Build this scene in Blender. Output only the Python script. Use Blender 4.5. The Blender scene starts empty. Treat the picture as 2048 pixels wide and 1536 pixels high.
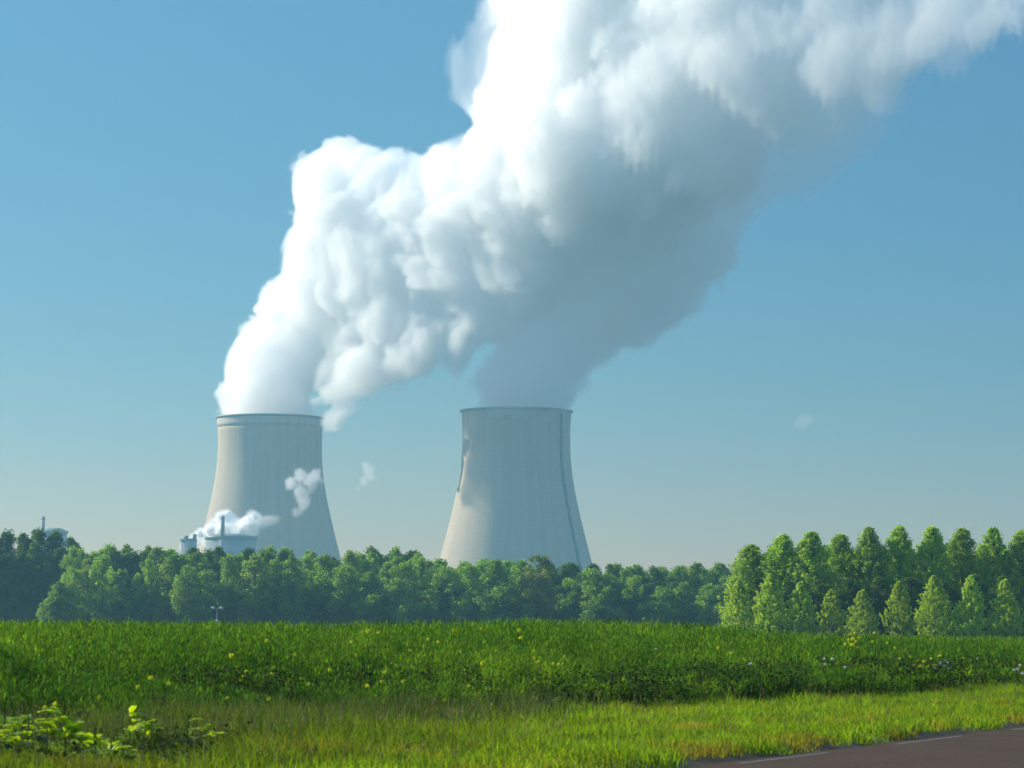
import bpy, bmesh, math, random, time
import numpy as np
from mathutils import Vector, Matrix, Euler

# ------------------------------------------------------------------ camera, world, sun, exposure
SC = bpy.context.scene
COL = SC.collection
F = 6000.0                      # focal length in photograph pixels (2048 wide)
CAM_Z = 1.5
HZ = 1245.0                     # horizon row of the photograph, centre column
PITCH = math.atan((HZ - 768) / F)
ROLL = math.radians(0.35)

cam_d = bpy.data.cameras.new('camera')
cam = bpy.data.objects.new('camera', cam_d)
COL.objects.link(cam)
cam_d.sensor_width = 36.0
cam_d.lens = 36.0 * F / 2048.0
cam_d.clip_start = 0.5
cam_d.clip_end = 60000
cam.matrix_world = (Matrix.Translation((0, 0, CAM_Z)) @ Matrix.Rotation(math.radians(90) + PITCH, 4, 'X')
                    @ Matrix.Rotation(ROLL, 4, 'Z'))
cam_d.dof.use_dof = True
cam_d.dof.focus_distance = 1500
cam_d.dof.aperture_fstop = 6.3
SC.camera = cam
CM = cam.matrix_world.copy()

def at(px, py, Y):
    """world point seen at photograph pixel (px, py) whose distance along +Y is Y"""
    d = CM.to_3x3() @ Vector(((px - 1024) / F, -(py - 768) / F, -1.0))
    return CM.translation + d * (Y / d.y)

SUN_AZ = math.radians(-66)      # from +Y, negative = left
SUN_EL = math.radians(27)
sun_dir = Vector((math.sin(SUN_AZ) * math.cos(SUN_EL), math.cos(SUN_AZ) * math.cos(SUN_EL), math.sin(SUN_EL)))
sd = bpy.data.lights.new('sun', 'SUN')
sd.energy = 4.4
sd.angle = math.radians(0.5)
sd.color = (1.0, 0.90, 0.72)
sun = bpy.data.objects.new('sun', sd)
COL.objects.link(sun)
sun.rotation_euler = (-sun_dir).to_track_quat('-Z', 'Y').to_euler()
sun.location = (-200, 200, 300)

SKY_CURVE = ((0.73, 2.05), (0.50, 1.5), (0.455, 1.15))
SKY_UPPER = (1.65, 1.6, 1.5)          # sky above the frame, brightened beyond its own light to fill shaded sides
W = bpy.data.worlds.new('World')
SC.world = W
W.use_nodes = True
wn = W.node_tree.nodes
bg = wn['Background']
sky = wn.new('ShaderNodeTexSky')
sky.sky_type = 'NISHITA'
sky.sun_disc = False
sky.sun_elevation = SUN_EL
sky.sun_rotation = SUN_AZ
sky.altitude = 0
sky.air_density = 1.0
sky.dust_density = 0.1
sky.ozone_density = 3.0
# development of the sky light (the photograph is cool and saturated): out = a * in ** g per channel
sepc = wn.new('ShaderNodeSeparateColor'); comc = wn.new('ShaderNodeCombineColor')
W.node_tree.links.new(sky.outputs[0], sepc.inputs[0])
for _k, (_a, _g) in enumerate(SKY_CURVE):
    _p = []
    for _op, _v in (('MULTIPLY', 0.1), ('POWER', _g), ('MULTIPLY', _a * 10)):
        _m = wn.new('ShaderNodeMath'); _m.operation = _op; _m.inputs[1].default_value = _v
        _p.append(_m)
    W.node_tree.links.new(sepc.outputs[_k], _p[0].inputs[0])
    W.node_tree.links.new(_p[0].outputs[0], _p[1].inputs[0])
    W.node_tree.links.new(_p[1].outputs[0], _p[2].inputs[0])
    W.node_tree.links.new(_p[2].outputs[0], comc.inputs[_k])
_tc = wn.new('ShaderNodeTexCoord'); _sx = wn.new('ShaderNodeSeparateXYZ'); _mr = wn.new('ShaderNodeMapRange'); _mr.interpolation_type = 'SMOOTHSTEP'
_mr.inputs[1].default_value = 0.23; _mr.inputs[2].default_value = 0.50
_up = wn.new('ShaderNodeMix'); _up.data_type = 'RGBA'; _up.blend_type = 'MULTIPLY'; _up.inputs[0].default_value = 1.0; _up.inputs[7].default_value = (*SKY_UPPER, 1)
_bl = wn.new('ShaderNodeMix'); _bl.data_type = 'RGBA'
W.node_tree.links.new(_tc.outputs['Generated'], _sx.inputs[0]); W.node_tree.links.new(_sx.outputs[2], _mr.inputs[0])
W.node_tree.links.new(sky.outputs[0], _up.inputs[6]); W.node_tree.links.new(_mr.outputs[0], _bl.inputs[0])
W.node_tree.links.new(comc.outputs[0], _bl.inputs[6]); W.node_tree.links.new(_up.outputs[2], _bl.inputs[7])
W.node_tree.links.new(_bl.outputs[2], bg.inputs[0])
bg.inputs[1].default_value = 0.10
SC.view_settings.view_transform = 'Standard'
SC.view_settings.look = 'None'
SC.view_settings.exposure = 0.75
SC.view_settings.gamma = 1.0
SC.cycles.max_bounces = 56
SC.cycles.diffuse_bounces = 3
SC.cycles.glossy_bounces = 2
SC.cycles.transmission_bounces = 4
SC.cycles.volume_bounces = 48
SC.cycles.transparent_max_bounces = 8
SC.cycles.volume_step_rate = 1.0
SC.cycles.volume_max_steps = 512
try:
    SC.cycles.use_denoising = True
except Exception:
    pass

rng = np.random.default_rng(7)
random.seed(7)

# ------------------------------------------------------------------ helpers
def link(o, parent=None):
    COL.objects.link(o)
    if parent is not None:
        o.parent = parent
    return o

def tag(o, label=None, cat=None, group=None, kind=None):
    if label: o['label'] = label
    if cat: o['category'] = cat
    if group: o['group'] = group
    if kind: o['kind'] = kind
    return o

def empty(name, loc, rz=0.0):
    o = bpy.data.objects.new(name, None)
    COL.objects.link(o)
    o.location = loc
    o.rotation_euler = (0, 0, rz)
    o.empty_display_size = 1
    return o

def mesh_np(name, verts, quads=None, tris=None, mat=None, parent=None, smooth=False, attrs=None):
    me = bpy.data.meshes.new(name)
    verts = np.asarray(verts, np.float32).reshape(-1, 3)
    me.vertices.add(len(verts))
    me.vertices.foreach_set('co', verts.ravel())
    loops, starts = [], []
    n0 = 0
    if quads is not None and len(quads):
        q = np.asarray(quads, np.int32).reshape(-1, 4)
        loops.append(q.ravel()); starts.append(np.arange(len(q)) * 4); n0 = len(q) * 4
    if tris is not None and len(tris):
        t = np.asarray(tris, np.int32).reshape(-1, 3)
        loops.append(t.ravel()); starts.append(n0 + np.arange(len(t)) * 3)
    loops = np.concatenate(loops).astype(np.int32); starts = np.concatenate(starts).astype(np.int32)
    me.loops.add(len(loops)); me.loops.foreach_set('vertex_index', loops)
    me.polygons.add(len(starts)); me.polygons.foreach_set('loop_start', starts)
    me.update(calc_edges=True)
    if smooth:
        me.polygons.foreach_set('use_smooth', np.ones(len(starts), bool))
    for k, v in (attrs or {}).items():
        v = np.asarray(v, np.float32)
        if v.ndim == 1:
            a = me.attributes.new(k, 'FLOAT', 'POINT'); a.data.foreach_set('value', v)
        else:
            a = me.attributes.new(k, 'FLOAT_COLOR', 'POINT')
            c = np.ones((len(v), 4), np.float32); c[:, :3] = v
            a.data.foreach_set('color', c.ravel())
    if mat: me.materials.append(mat)
    o = bpy.data.objects.new(name, me)
    return link(o, parent)

def mat_new(name):
    m = bpy.data.materials.new(name)
    m.use_nodes = True
    nt = m.node_tree
    nt.nodes.clear()
    out = nt.nodes.new('ShaderNodeOutputMaterial')
    return m, nt, out

def N(nt, t, **kw):
    n = nt.nodes.new(t)
    for k, v in kw.items():
        if k.startswith('i_'):
            n.inputs[k[2:].replace('_', ' ')].default_value = v
        else:
            setattr(n, k, v)
    return n

def L(nt, a, b): nt.links.new(a, b)
def c4(c): return (c[0], c[1], c[2], 1.0)

# ------------------------------------------------------------------ cooling towers
def concrete_mat(name, base, panels=True):
    m, nt, out = mat_new(name)
    b = N(nt, 'ShaderNodeBsdfPrincipled'); b.inputs['Roughness'].default_value = 0.9
    tc = N(nt, 'ShaderNodeTexCoord')
    sep = N(nt, 'ShaderNodeSeparateXYZ'); L(nt, tc.outputs['Object'], sep.inputs[0])
    ang = N(nt, 'ShaderNodeMath', operation='ARCTAN2'); L(nt, sep.outputs[1], ang.inputs[0]); L(nt, sep.outputs[0], ang.inputs[1])
    cmb = N(nt, 'ShaderNodeCombineXYZ')
    a1 = N(nt, 'ShaderNodeMath', operation='MULTIPLY'); L(nt, ang.outputs[0], a1.inputs[0]); a1.inputs[1].default_value = 40
    L(nt, a1.outputs[0], cmb.inputs[0]); L(nt, sep.outputs[2], cmb.inputs[1])
    br = N(nt, 'ShaderNodeTexBrick')            # casting lifts and vertical shutter joints
    br.offset = 0.0
    br.inputs['Scale'].default_value = 1.0
    br.inputs['Brick Width'].default_value = 4.2
    br.inputs['Row Height'].default_value = 3.0
    br.inputs['Mortar Size'].default_value = 0.25
    br.inputs['Color1'].default_value = (1, 1, 1, 1)
    br.inputs['Color2'].default_value = (0.94, 0.94, 0.93, 1)
    br.inputs['Mortar'].default_value = (0.90, 0.895, 0.88, 1)
    L(nt, cmb.outputs[0], br.inputs['Vector'])
    # vertical weather streaks
    sc = N(nt, 'ShaderNodeMapping'); sc.inputs['Scale'].default_value = (0.25, 0.012, 1)
    L(nt, cmb.outputs[0], sc.inputs[0])
    no = N(nt, 'ShaderNodeTexNoise'); no.inputs['Scale'].default_value = 1.0; no.inputs['Detail'].default_value = 5
    L(nt, sc.outputs[0], no.inputs['Vector'])
    rp = N(nt, 'ShaderNodeValToRGB')
    rp.color_ramp.elements[0].position = 0.3; rp.color_ramp.elements[0].color = (0.84, 0.84, 0.83, 1)
    rp.color_ramp.elements[1].position = 0.65; rp.color_ramp.elements[1].color = (1, 1, 1, 1)
    L(nt, no.outputs[0], rp.inputs[0])
    m1 = N(nt, 'ShaderNodeMix', data_type='RGBA', blend_type='MULTIPLY'); m1.inputs[0].default_value = 1
    L(nt, br.outputs[0], m1.inputs[6]); L(nt, rp.outputs[0], m1.inputs[7])
    m2 = N(nt, 'ShaderNodeMix', data_type='RGBA', blend_type='MULTIPLY'); m2.inputs[0].default_value = 1
    L(nt, m1.outputs[2], m2.inputs[6]); m2.inputs[7].default_value = c4(base)
    L(nt, m2.outputs[2], b.inputs['Base Color'])
    L(nt, b.outputs[0], out.inputs[0])
    return m

MAT_CONC = concrete_mat('tower_concrete', (0.50, 0.405, 0.295))
MAT_BAND = concrete_mat('rim_band_concrete', (0.58, 0.51, 0.42))

def plain_mat(name, col, rough=0.7, metal=0.0, nscale=0.0, namt=0.25):
    m, nt, out = mat_new(name)
    b = N(nt, 'ShaderNodeBsdfPrincipled')
    b.inputs['Roughness'].default_value = rough; b.inputs['Metallic'].default_value = metal
    b.inputs['Base Color'].default_value = c4(col)
    if nscale:
        no = N(nt, 'ShaderNodeTexNoise'); no.inputs['Scale'].default_value = nscale; no.inputs['Detail'].default_value = 6
        tc = N(nt, 'ShaderNodeTexCoord'); L(nt, tc.outputs['Object'], no.inputs['Vector'])
        mx = N(nt, 'ShaderNodeMix', data_type='RGBA')
        L(nt, no.outputs[0], mx.inputs[0])
        mx.inputs[6].default_value = c4([c * (1 - namt) for c in col]); mx.inputs[7].default_value = c4([c * (1 + namt) for c in col])
        L(nt, mx.outputs[2], b.inputs['Base Color'])
    L(nt, b.outputs[0], out.inputs[0])
    return m

MAT_RIM = plain_mat('rim_steel', (0.16, 0.17, 0.17), 0.6)
MAT_DARK = plain_mat('dark_steel', (0.10, 0.12, 0.13), 0.5)

def lathe(profile, seg=128):
    """closed profile [(r, z)...] swept round; returns verts, quads"""
    n = len(profile)
    th = np.linspace(0, 2 * np.pi, seg, endpoint=False)
    p = np.array(profile)
    v = np.stack([np.outer(np.cos(th), p[:, 0]), np.outer(np.sin(th), p[:, 0]), np.outer(np.ones(seg), p[:, 1])], -1).reshape(-1, 3)
    q = []
    for i in range(seg):
        j = (i + 1) % seg
        for k in range(n):
            l = (k + 1) % n
            q.append((i * n + k, j * n + k, j * n + l, i * n + l))
    return v, q

PZ = np.array([0, 18, 35, 52.4, 69.9, 87, 107, 122, 135, 148, 159.5])
PR = np.array([68.5, 64.2, 59.8, 54.9, 50.4, 46.3, 42.4, 40.3, 39.8, 39.9, 40.3])
def tower_r(z): return np.interp(z, PZ_F, PR_F)
_c = np.polyfit(PZ, PR, 6)
PZ_F = np.linspace(0, 159.5, 60); PR_F = np.polyval(_c, PZ_F)

def cooling_tower(loc, label, scale=1.0, band=False, ladder_ang=None):
    t = empty('cooling_tower', loc)
    tag(t, label, 'cooling tower', 'hyperbolic cooling towers of the power station')
    zs = PZ_F[PZ_F < 158.4] if not band else PZ_F[PZ_F < 149]
    ztop = 159.5
    zend = 151.5 if band else ztop
    outer = [(tower_r(z) * scale, z * scale) for z in np.append(zs, zend)]
    inner = [((r / scale - 0.9) * scale, z) for r, z in outer[::-1]]
    v, q = lathe(outer + inner, 160)
    mesh_np('shell', v, q, mat=MAT_CONC, parent=t, smooth=True)
    if band:
        bz = np.linspace(zend, ztop, 4)
        o2 = [((tower_r(z) + 0.35) * scale, z * scale) for z in bz]
        i2 = [((tower_r(z) - 0.9) * scale, z * scale) for z in bz[::-1]]
        v, q = lathe(o2 + i2, 160)
        mesh_np('upper_band', v, q, mat=MAT_BAND, parent=t, smooth=True)
    # walkway ring with its parapet
    r0 = tower_r(ztop) * scale; z0 = ztop * scale
    v, q = lathe([(r0 + 0.05, z0 - 1.5), (r0 + 1.4, z0 - 1.2), (r0 + 1.45, z0 + 0.1), (r0 + 1.3, z0 + 0.1), (r0 + 1.25, z0 - 0.9), (r0 + 0.05, z0 - 0.9)], 160)
    mesh_np('rim_walkway', v, q, mat=MAT_RIM, parent=t)
    if ladder_ang is not None:
        vs, qs = [], []
        zz = np.linspace(12, 158, 74)
        rr = np.random.default_rng(3)
        for k in range(len(zz) - 1):
            for s in (-1, 1):
                pass
        def boxpts(a, b, w, d):
            base = len(vs)
            ang = ladder_ang
            tdir = Vector((-math.sin(ang), math.cos(ang), 0)); n = Vector((math.cos(ang), math.sin(ang), 0))
            for (r, z, off) in (a, b):
                for sx in (-w / 2, w / 2):
                    for dn in (0.02, d):
                        vs.append(n * (r + dn) + tdir * (sx + off) + Vector((0, 0, z)))
            qs.extend([(base + i for i in f) for f in ((0, 1, 3, 2), (4, 6, 7, 5), (0, 4, 5, 1), (2, 3, 7, 6), (1, 5, 7, 3), (0, 2, 6, 4))])
        off = 0
        offs = [0.35 * math.sin(k * 0.9) + rr.uniform(-.25, .25) for k in range(len(zz))]
        for k in range(len(zz) - 1):
            boxpts((tower_r(zz[k]) * scale, zz[k] * scale, offs[k]), (tower_r(zz[k + 1]) * scale, zz[k + 1] * scale, offs[k + 1]), 1.6 + rr.uniform(-.3, .5), 1.2)
        mesh_np('ladder_cage', [tuple(x) for x in vs], [tuple(f) for f in qs], mat=MAT_LADDER, parent=t)
    return t

MAT_LADDER = plain_mat('ladder_steel', (0.09, 0.10, 0.10), 0.6)
Y1, Y2 = 2345.0, 2230.0
GZ = -2.5
T1 = at(539, 960, Y1); T2 = at(1032, 960, Y2)
S2 = (at(1032, 817, Y2).z - GZ) / 159.5
S1 = (at(538, 827, Y1).z - GZ) / 159.5
print('tower scale', S1, S2)
S1x = 207 / 2 * (Y1 / F) / (tower_r(159.5)); S2x = 217 / 2 * (Y2 / F) / tower_r(159.5)
print('radial', S1x, S2x)
ct1 = cooling_tower((T1.x, Y1, GZ), 'left cooling tower with a pale band below its rim and small steam puffs before it', (S1 + S1x) / 2, band=True)
ct2 = cooling_tower((T2.x, Y2, GZ), 'right cooling tower with a dark ladder line down its right side', (S2 + S2x) / 2, ladder_ang=math.radians(-90 + 54))
TOP1 = GZ + 159.5 * (S1 + S1x) / 2; TOP2 = GZ + 159.5 * (S2 + S2x) / 2

# ------------------------------------------------------------------ terrain, road
P0 = np.array([1.62, 31.45]); TD = np.array([0.397, 0.918]); TD /= np.linalg.norm(TD); ND = np.array([-TD[1], TD[0]])
def st(x, y):
    return (x - P0[0]) * ND[0] + (y - P0[1]) * ND[1], (x - P0[0]) * TD[0] + (y - P0[1]) * TD[1]
def s_b(t): return 7.7 - 0.107 * np.clip(t, -20, 45) + 0.38 * noise2(t, 0 * t + 3.0, 26) + 0.22 * noise2(t, 0 * t + 9.0, 9, NT2)
def smooth(a, b, x):
    u = np.clip((x - a) / (b - a), 0, 1); return u * u * (3 - 2 * u)
_nt = fft_n2 = None
def _noise2(n, seed, beta):
    r = np.random.default_rng(seed); f = np.fft.rfft2(r.standard_normal((n, n)))
    k = np.sqrt(np.fft.fftfreq(n)[:, None] ** 2 + np.fft.rfftfreq(n)[None] ** 2) * n; k[0, 0] = 1e9
    t = np.fft.irfft2(f * k ** (-beta) * (k > 1), s=(n, n)); return t / t.std()
NT = _noise2(256, 5, 1.5); NT2 = _noise2(256, 6, 1.1)
def noise2(x, y, size, T=NT):
    """size: metres the tile covers"""
    n = T.shape[0]
    u = np.asarray(x) / size * n; v = np.asarray(y) / size * n
    i = np.floor(u).astype(int); j = np.floor(v).astype(int); fu = u - i; fv = v - j
    g = lambda a, b: T[a % n, b % n]
    return (g(i, j) * (1 - fu) + g(i + 1, j) * fu) * (1 - fv) + (g(i, j + 1) * (1 - fu) + g(i + 1, j + 1) * fu) * fv
def gz(x, y):
    s, t = st(x, y)
    base = -0.6 * smooth(100, 290, np.asarray(y, float)) - 1.9 * smooth(450, 600, np.asarray(y, float))
    ver = 0.05 * smooth(0.0, 0.6, s) + 0.02 * noise2(x, y, 9) * smooth(0.3, 2, s)
    return base + ver * (1 - smooth(80, 140, np.asarray(y, float))) - 0.09 * smooth(0.25, -0.05, s)

def crop_h(x, y):
    """height of the crop canopy above the ground"""
    s, t = st(x, y)
    d = s - s_b(t)
    right = smooth(2.0, 8.0, x - (y - 50) * 0.05)
    top = 1.18 + 0.10 * smooth(-4.0, 0.0, x) - 0.30 * right - 0.12 * smooth(90, 200, y)
    left = smooth(0.5, -4.0, x + 0.1 * (y - 45))
    h = 0.42 + (top - 0.42) * smooth(0.5, 12.0 + 2 * right - 6.5 * left, d) ** 0.8
    return np.minimum(1.31 + 0.12 * smooth(-4.0, 0.0, x) - 0.36 * right, h + 0.07 * noise2(x, y, 22) * smooth(1, 6, d) + 0.12 * np.clip(noise2(x, y, 9, NT2), -2.4, 1.5) * smooth(0.5, 3, d) + 0.08 * noise2(x, y, 3.7, NT2))

# ground sheet: fine near, coarse far, reaching the horizon
ys = np.concatenate([np.linspace(-40, 25, 12), np.linspace(26, 90, 130), np.geomspace(92, 9000, 60)])
xs = np.concatenate([-np.geomspace(14, 5000, 30)[::-1], np.linspace(-13.5, 16, 90), np.geomspace(17, 5000, 30)])
Xg, Yg = np.meshgrid(xs, ys)
Zg = gz(Xg, Yg)
nx, ny = len(xs), len(ys)
idx = np.arange(nx * ny).reshape(ny, nx)
quads = np.stack([idx[:-1, :-1], idx[:-1, 1:], idx[1:, 1:], idx[1:, :-1]], -1).reshape(-1, 4)

m, nt, out = mat_new('soil_and_turf')
b_ = N(nt, 'ShaderNodeBsdfPrincipled'); b_.inputs['Roughness'].default_value = 1.0
tc = N(nt, 'ShaderNodeTexCoord')
no = N(nt, 'ShaderNodeTexNoise'); no.inputs['Scale'].default_value = 3.0; no.inputs['Detail'].default_value = 8
L(nt, tc.outputs['Object'], no.inputs['Vector'])
rp = N(nt, 'ShaderNodeValToRGB')
rp.color_ramp.elements[0].position = 0.35; rp.color_ramp.elements[0].color = (0.022, 0.022, 0.012, 1)
rp.color_ramp.elements[1].position = 0.65; rp.color_ramp.elements[1].color = (0.045, 0.045, 0.018, 1)
L(nt, no.outputs[0], rp.inputs[0]); L(nt, rp.outputs[0], b_.inputs['Base Color']); L(nt, b_.outputs[0], out.inputs[0])
ground = mesh_np('ground', np.stack([Xg, Yg, Zg], -1), quads, mat=m, smooth=True)
tag(ground, 'soil and turf under the field, verge and woodland', kind='structure')

def strip(name, s0, s1, t0, t1, z, mat, nt_=120, ns=4, wob=0.0, parent=None):
    tt = np.linspace(t0, t1, nt_); ss = np.linspace(s0, s1, ns)
    T_, S_ = np.meshgrid(tt, ss)
    if wob:
        S_ = S_ + wob * np.where(S_ == s1, noise2(T_, S_ * 0, 12), 0)
    X = P0[0] + TD[0] * T_ + ND[0] * S_; Y = P0[1] + TD[1] * T_ + ND[1] * S_
    i = np.arange(len(tt) * len(ss)).reshape(len(ss), len(tt))
    q = np.stack([i[:-1, :-1], i[:-1, 1:], i[1:, 1:], i[1:, :-1]], -1).reshape(-1, 4)[:, ::-1]
    return mesh_np(name, np.stack([X, Y, np.full_like(X, z)], -1), q, mat=mat, parent=parent)

m, nt, out = mat_new('reddish_asphalt')
b_ = N(nt, 'ShaderNodeBsdfPrincipled'); b_.inputs['Roughness'].default_value = 0.85; b_.inputs['Specular IOR Level'].default_value = 0.15
tc = N(nt, 'ShaderNodeTexCoord')
vo = N(nt, 'ShaderNodeTexVoronoi'); vo.inputs['Scale'].default_value = 34; L(nt, tc.outputs['Object'], vo.inputs['Vector'])
no = N(nt, 'ShaderNodeTexNoise'); no.inputs['Scale'].default_value = 0.9; no.inputs['Detail'].default_value = 7; L(nt, tc.outputs['Object'], no.inputs['Vector'])
rp = N(nt, 'ShaderNodeValToRGB')
rp.color_ramp.elements[0].position = 0.0; rp.color_ramp.elements[0].color = (0.030, 0.017, 0.009, 1)
rp.color_ramp.elements[1].position = 0.9; rp.color_ramp.elements[1].color = (0.088, 0.052, 0.029, 1)
sepv = N(nt, 'ShaderNodeSeparateColor'); L(nt, vo.outputs['Color'], sepv.inputs[0])
mm = N(nt, 'ShaderNodeMath', operation='MULTIPLY_ADD'); L(nt, sepv.outputs[0], mm.inputs[0]); mm.inputs[1].default_value = 0.8
L(nt, no.outputs[0], mm.inputs[2]); mm2 = N(nt, 'ShaderNodeMath', operation='MULTIPLY'); L(nt, mm.outputs[0], mm2.inputs[0]); mm2.inputs[1].default_value = 0.68
L(nt, mm2.outputs[0], rp.inputs[0]); L(nt, rp.outputs[0], b_.inputs['Base Color'])
bp = N(nt, 'ShaderNodeBump'); bp.inputs['Strength'].default_value = 0.5; bp.inputs['Distance'].default_value = 0.01
L(nt, vo.outputs['Distance'], bp.inputs['Height']); L(nt, bp.outputs[0], b_.inputs['Normal'])
L(nt, b_.outputs[0], out.inputs[0])
road = strip('road', -7.2, 0.02, -60, 170, -0.02, m, 200, 6, wob=0.05)
tag(road, 'dark reddish brown asphalt road with a broken white edge line', kind='structure')
m = plain_mat('worn_white_road_paint', (0.145, 0.14, 0.135), 0.8, nscale=14, namt=0.6)
for k in range(9):
    t0 = 1.7 + (k - 2) * 6.1
    o = strip('road_marking', -0.26, -0.19, t0, t0 + 3.2, -0.016, m, 20, 2)
    tag(o, 'worn white dash painted along the edge of the road', group='white dashes of the road edge line', kind='structure')

# ------------------------------------------------------------------ vegetation materials and meshes
def leaf_mat(name, trans=0.5, rough=0.6, tmul=(1.6, 1.7, 0.6), spec=0.12, attr='col', vary=0.0):
    m, nt, out = mat_new(name)
    a = N(nt, 'ShaderNodeAttribute'); a.attribute_name = attr
    b = N(nt, 'ShaderNodeBsdfPrincipled'); b.inputs['Roughness'].default_value = rough; b.inputs['Specular IOR Level'].default_value = spec
    src = a.outputs['Color']
    if vary:
        oi = N(nt, 'ShaderNodeObjectInfo')
        mr = N(nt, 'ShaderNodeMapRange'); mr.inputs[3].default_value = 1 - vary; mr.inputs[4].default_value = 1 + vary; L(nt, oi.outputs['Random'], mr.inputs[0])
        hs = N(nt, 'ShaderNodeHueSaturation'); hs.inputs['Saturation'].default_value = 0.92
        mh = N(nt, 'ShaderNodeMapRange'); mh.inputs[3].default_value = 0.495; mh.inputs[4].default_value = 0.502; L(nt, oi.outputs['Random'], mh.inputs[0])
        L(nt, mh.outputs[0], hs.inputs['Hue']); L(nt, mr.outputs[0], hs.inputs['Value']); L(nt, src, hs.inputs['Color']); src = hs.outputs[0]
    L(nt, src, b.inputs['Base Color'])
    t = N(nt, 'ShaderNodeBsdfTranslucent')
    mx = N(nt, 'ShaderNodeMix', data_type='RGBA', blend_type='MULTIPLY'); mx.inputs[0].default_value = 1
    L(nt, src, mx.inputs[6]); mx.inputs[7].default_value = c4(tmul); L(nt, mx.outputs[2], t.inputs['Color'])
    ms = N(nt, 'ShaderNodeMixShader'); ms.inputs[0].default_value = trans
    L(nt, b.outputs[0], ms.inputs[1]); L(nt, t.outputs[0], ms.inputs[2]); L(nt, ms.outputs[0], out.inputs[0])
    return m

def blades(px, py, pz, hgt, wid, lean, laz, face, seg=2):
    """curved tapering blades; arrays per blade; returns verts (n, seg*2+1, 3) and face lists"""
    n = len(px)
    us = np.linspace(0, 1, seg + 1)
    V = np.empty((n, seg * 2 + 1, 3), np.float32)
    fx, fy = np.cos(face), np.sin(face)
    for k, u in enumerate(us):
        cx = px + np.cos(laz) * lean * hgt * u ** 1.8; cy = py + np.sin(laz) * lean * hgt * u ** 1.8
        cz = pz + hgt * u * (1 - 0.25 * lean * u)
        if k < seg:
            w = wid * (1 - 0.55 * u) * 0.5
            V[:, 2 * k, 0] = cx - fx * w; V[:, 2 * k, 1] = cy - fy * w; V[:, 2 * k, 2] = cz
            V[:, 2 * k + 1, 0] = cx + fx * w; V[:, 2 * k + 1, 1] = cy + fy * w; V[:, 2 * k + 1, 2] = cz
        else:
            V[:, 2 * k, 0] = cx; V[:, 2 * k, 1] = cy; V[:, 2 * k, 2] = cz
    base = (np.arange(n) * (seg * 2 + 1))[:, None]
    Q = np.concatenate([base + np.array([2 * k, 2 * k + 1, 2 * k + 3, 2 * k + 2]) for k in range(seg - 1)], 0) if seg > 1 else np.zeros((0, 4), int)
    T = base + np.array([2 * seg - 2, 2 * seg - 1, 2 * seg])
    return V, Q, T

def veg_obj(name, parts, mat):
    vs, qs, ts, cs = [], [], [], []
    off = 0
    for V, Q, T, C in parts:
        k = V.shape[1]
        vs.append(V.reshape(-1, 3)); qs.append(Q + off); ts.append(T + off)
        cs.append(np.repeat(C, k, 0)); off += V.shape[0] * k
    return mesh_np(name, np.concatenate(vs), np.concatenate(qs), np.concatenate(ts), mat=mat, attrs={'col': np.concatenate(cs)})

def leaflets(px, py, pz, size, tilt, az, wf=0.3):
    """diamond leaves"""
    n = len(px)
    dx, dy = np.cos(az), np.sin(az); ct, sn = np.cos(tilt), np.sin(tilt)
    ax = np.stack([dx * ct, dy * ct, sn], -1); sd_ = np.stack([-dy, dx, np.zeros(n)], -1)
    p = np.stack([px, py, pz], -1)
    L_ = size[:, None]
    V = np.stack([p, p + ax * L_ * 0.45 - sd_ * L_ * wf, p + ax * L_, p + ax * L_ * 0.45 + sd_ * L_ * wf], 1).astype(np.float32)
    Q = (np.arange(n) * 4)[:, None] + np.arange(4)
    return V, Q, np.zeros((0, 3), int)
def jitter_col(n, base, var=0.25, hue=0.12):
    b = np.array(base)[None] * (1 + var * rng.standard_normal((n, 1)).clip(-2, 2))
    b = b * (1 + hue * rng.standard_normal((n, 3)).clip(-2, 2) * np.array([1.0, 0.5, 1.0]))
    return b.clip(0.003, 0.9)

def in_view(x, y, marg=3.0):
    return (np.abs(x) < y * 1024 / F * 1.04 + marg) & (y > 26)

MAT_GRASS = leaf_mat('verge_grass_blades', 0.55, 0.55, (2.0, 1.75, 0.5))
MAT_CROP = leaf_mat('crop_leaves', 0.5, 0.75, (1.5, 1.6, 0.5))
MAT_DRY = leaf_mat('dry_stalks', 0.4, 0.8, (1.2, 1.1, 0.9))

# verge grass
def scatter(n, t0, t1, s0f, s1f):
    t = rng.uniform(t0, t1, n); u = rng.random(n)
    s = s0f(t) + (s1f(t) - s0f(t)) * u
    return P0[0] + TD[0] * t + ND[0] * s, P0[1] + TD[1] * t + ND[1] * s, s, t

GR_N = 330000
x, y, s, t = scatter(GR_N, -9, 48, lambda t: 0.12 + 0.09 * noise2(t, t * 0, 9) , lambda t: s_b(t) + 0.6)
near = (rng.random(len(x)) < np.clip(38.0 / y, 0.35, 1.0)) & (noise2(x + 21, y, 3.2, NT2) + 0.7 * rng.standard_normal(len(x)) > -1.1)
k = in_view(x, y) & near
x, y, s, t = x[k], y[k], s[k], t[k]
wild = smooth(0.6, -3.0, x + 0.35 * (y - 38) + 0.5 * noise2(x, y, 6)) * smooth(1.0, 3.5, s)
clump = smooth(-2.6, -3.4, x) * smooth(34.5, 33, y)               # rough tall growth on the left
tuft = noise2(x, y, 5.0, NT2)
h = 0.09 + 0.05 * smooth(0.2, 5.5, s) + 0.055 * tuft.clip(-1.2, 2.8) + 0.05 * rng.random(len(x)) + 0.13 * smooth(-1.2, 0, s - s_b(t)) * rng.random(len(x)) + 0.22 * wild * rng.random(len(x)) * (1 - clump)
h = h.clip(0.05, 0.7) * (0.55 + 0.45 * smooth(0.0, 0.25, s))
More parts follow.
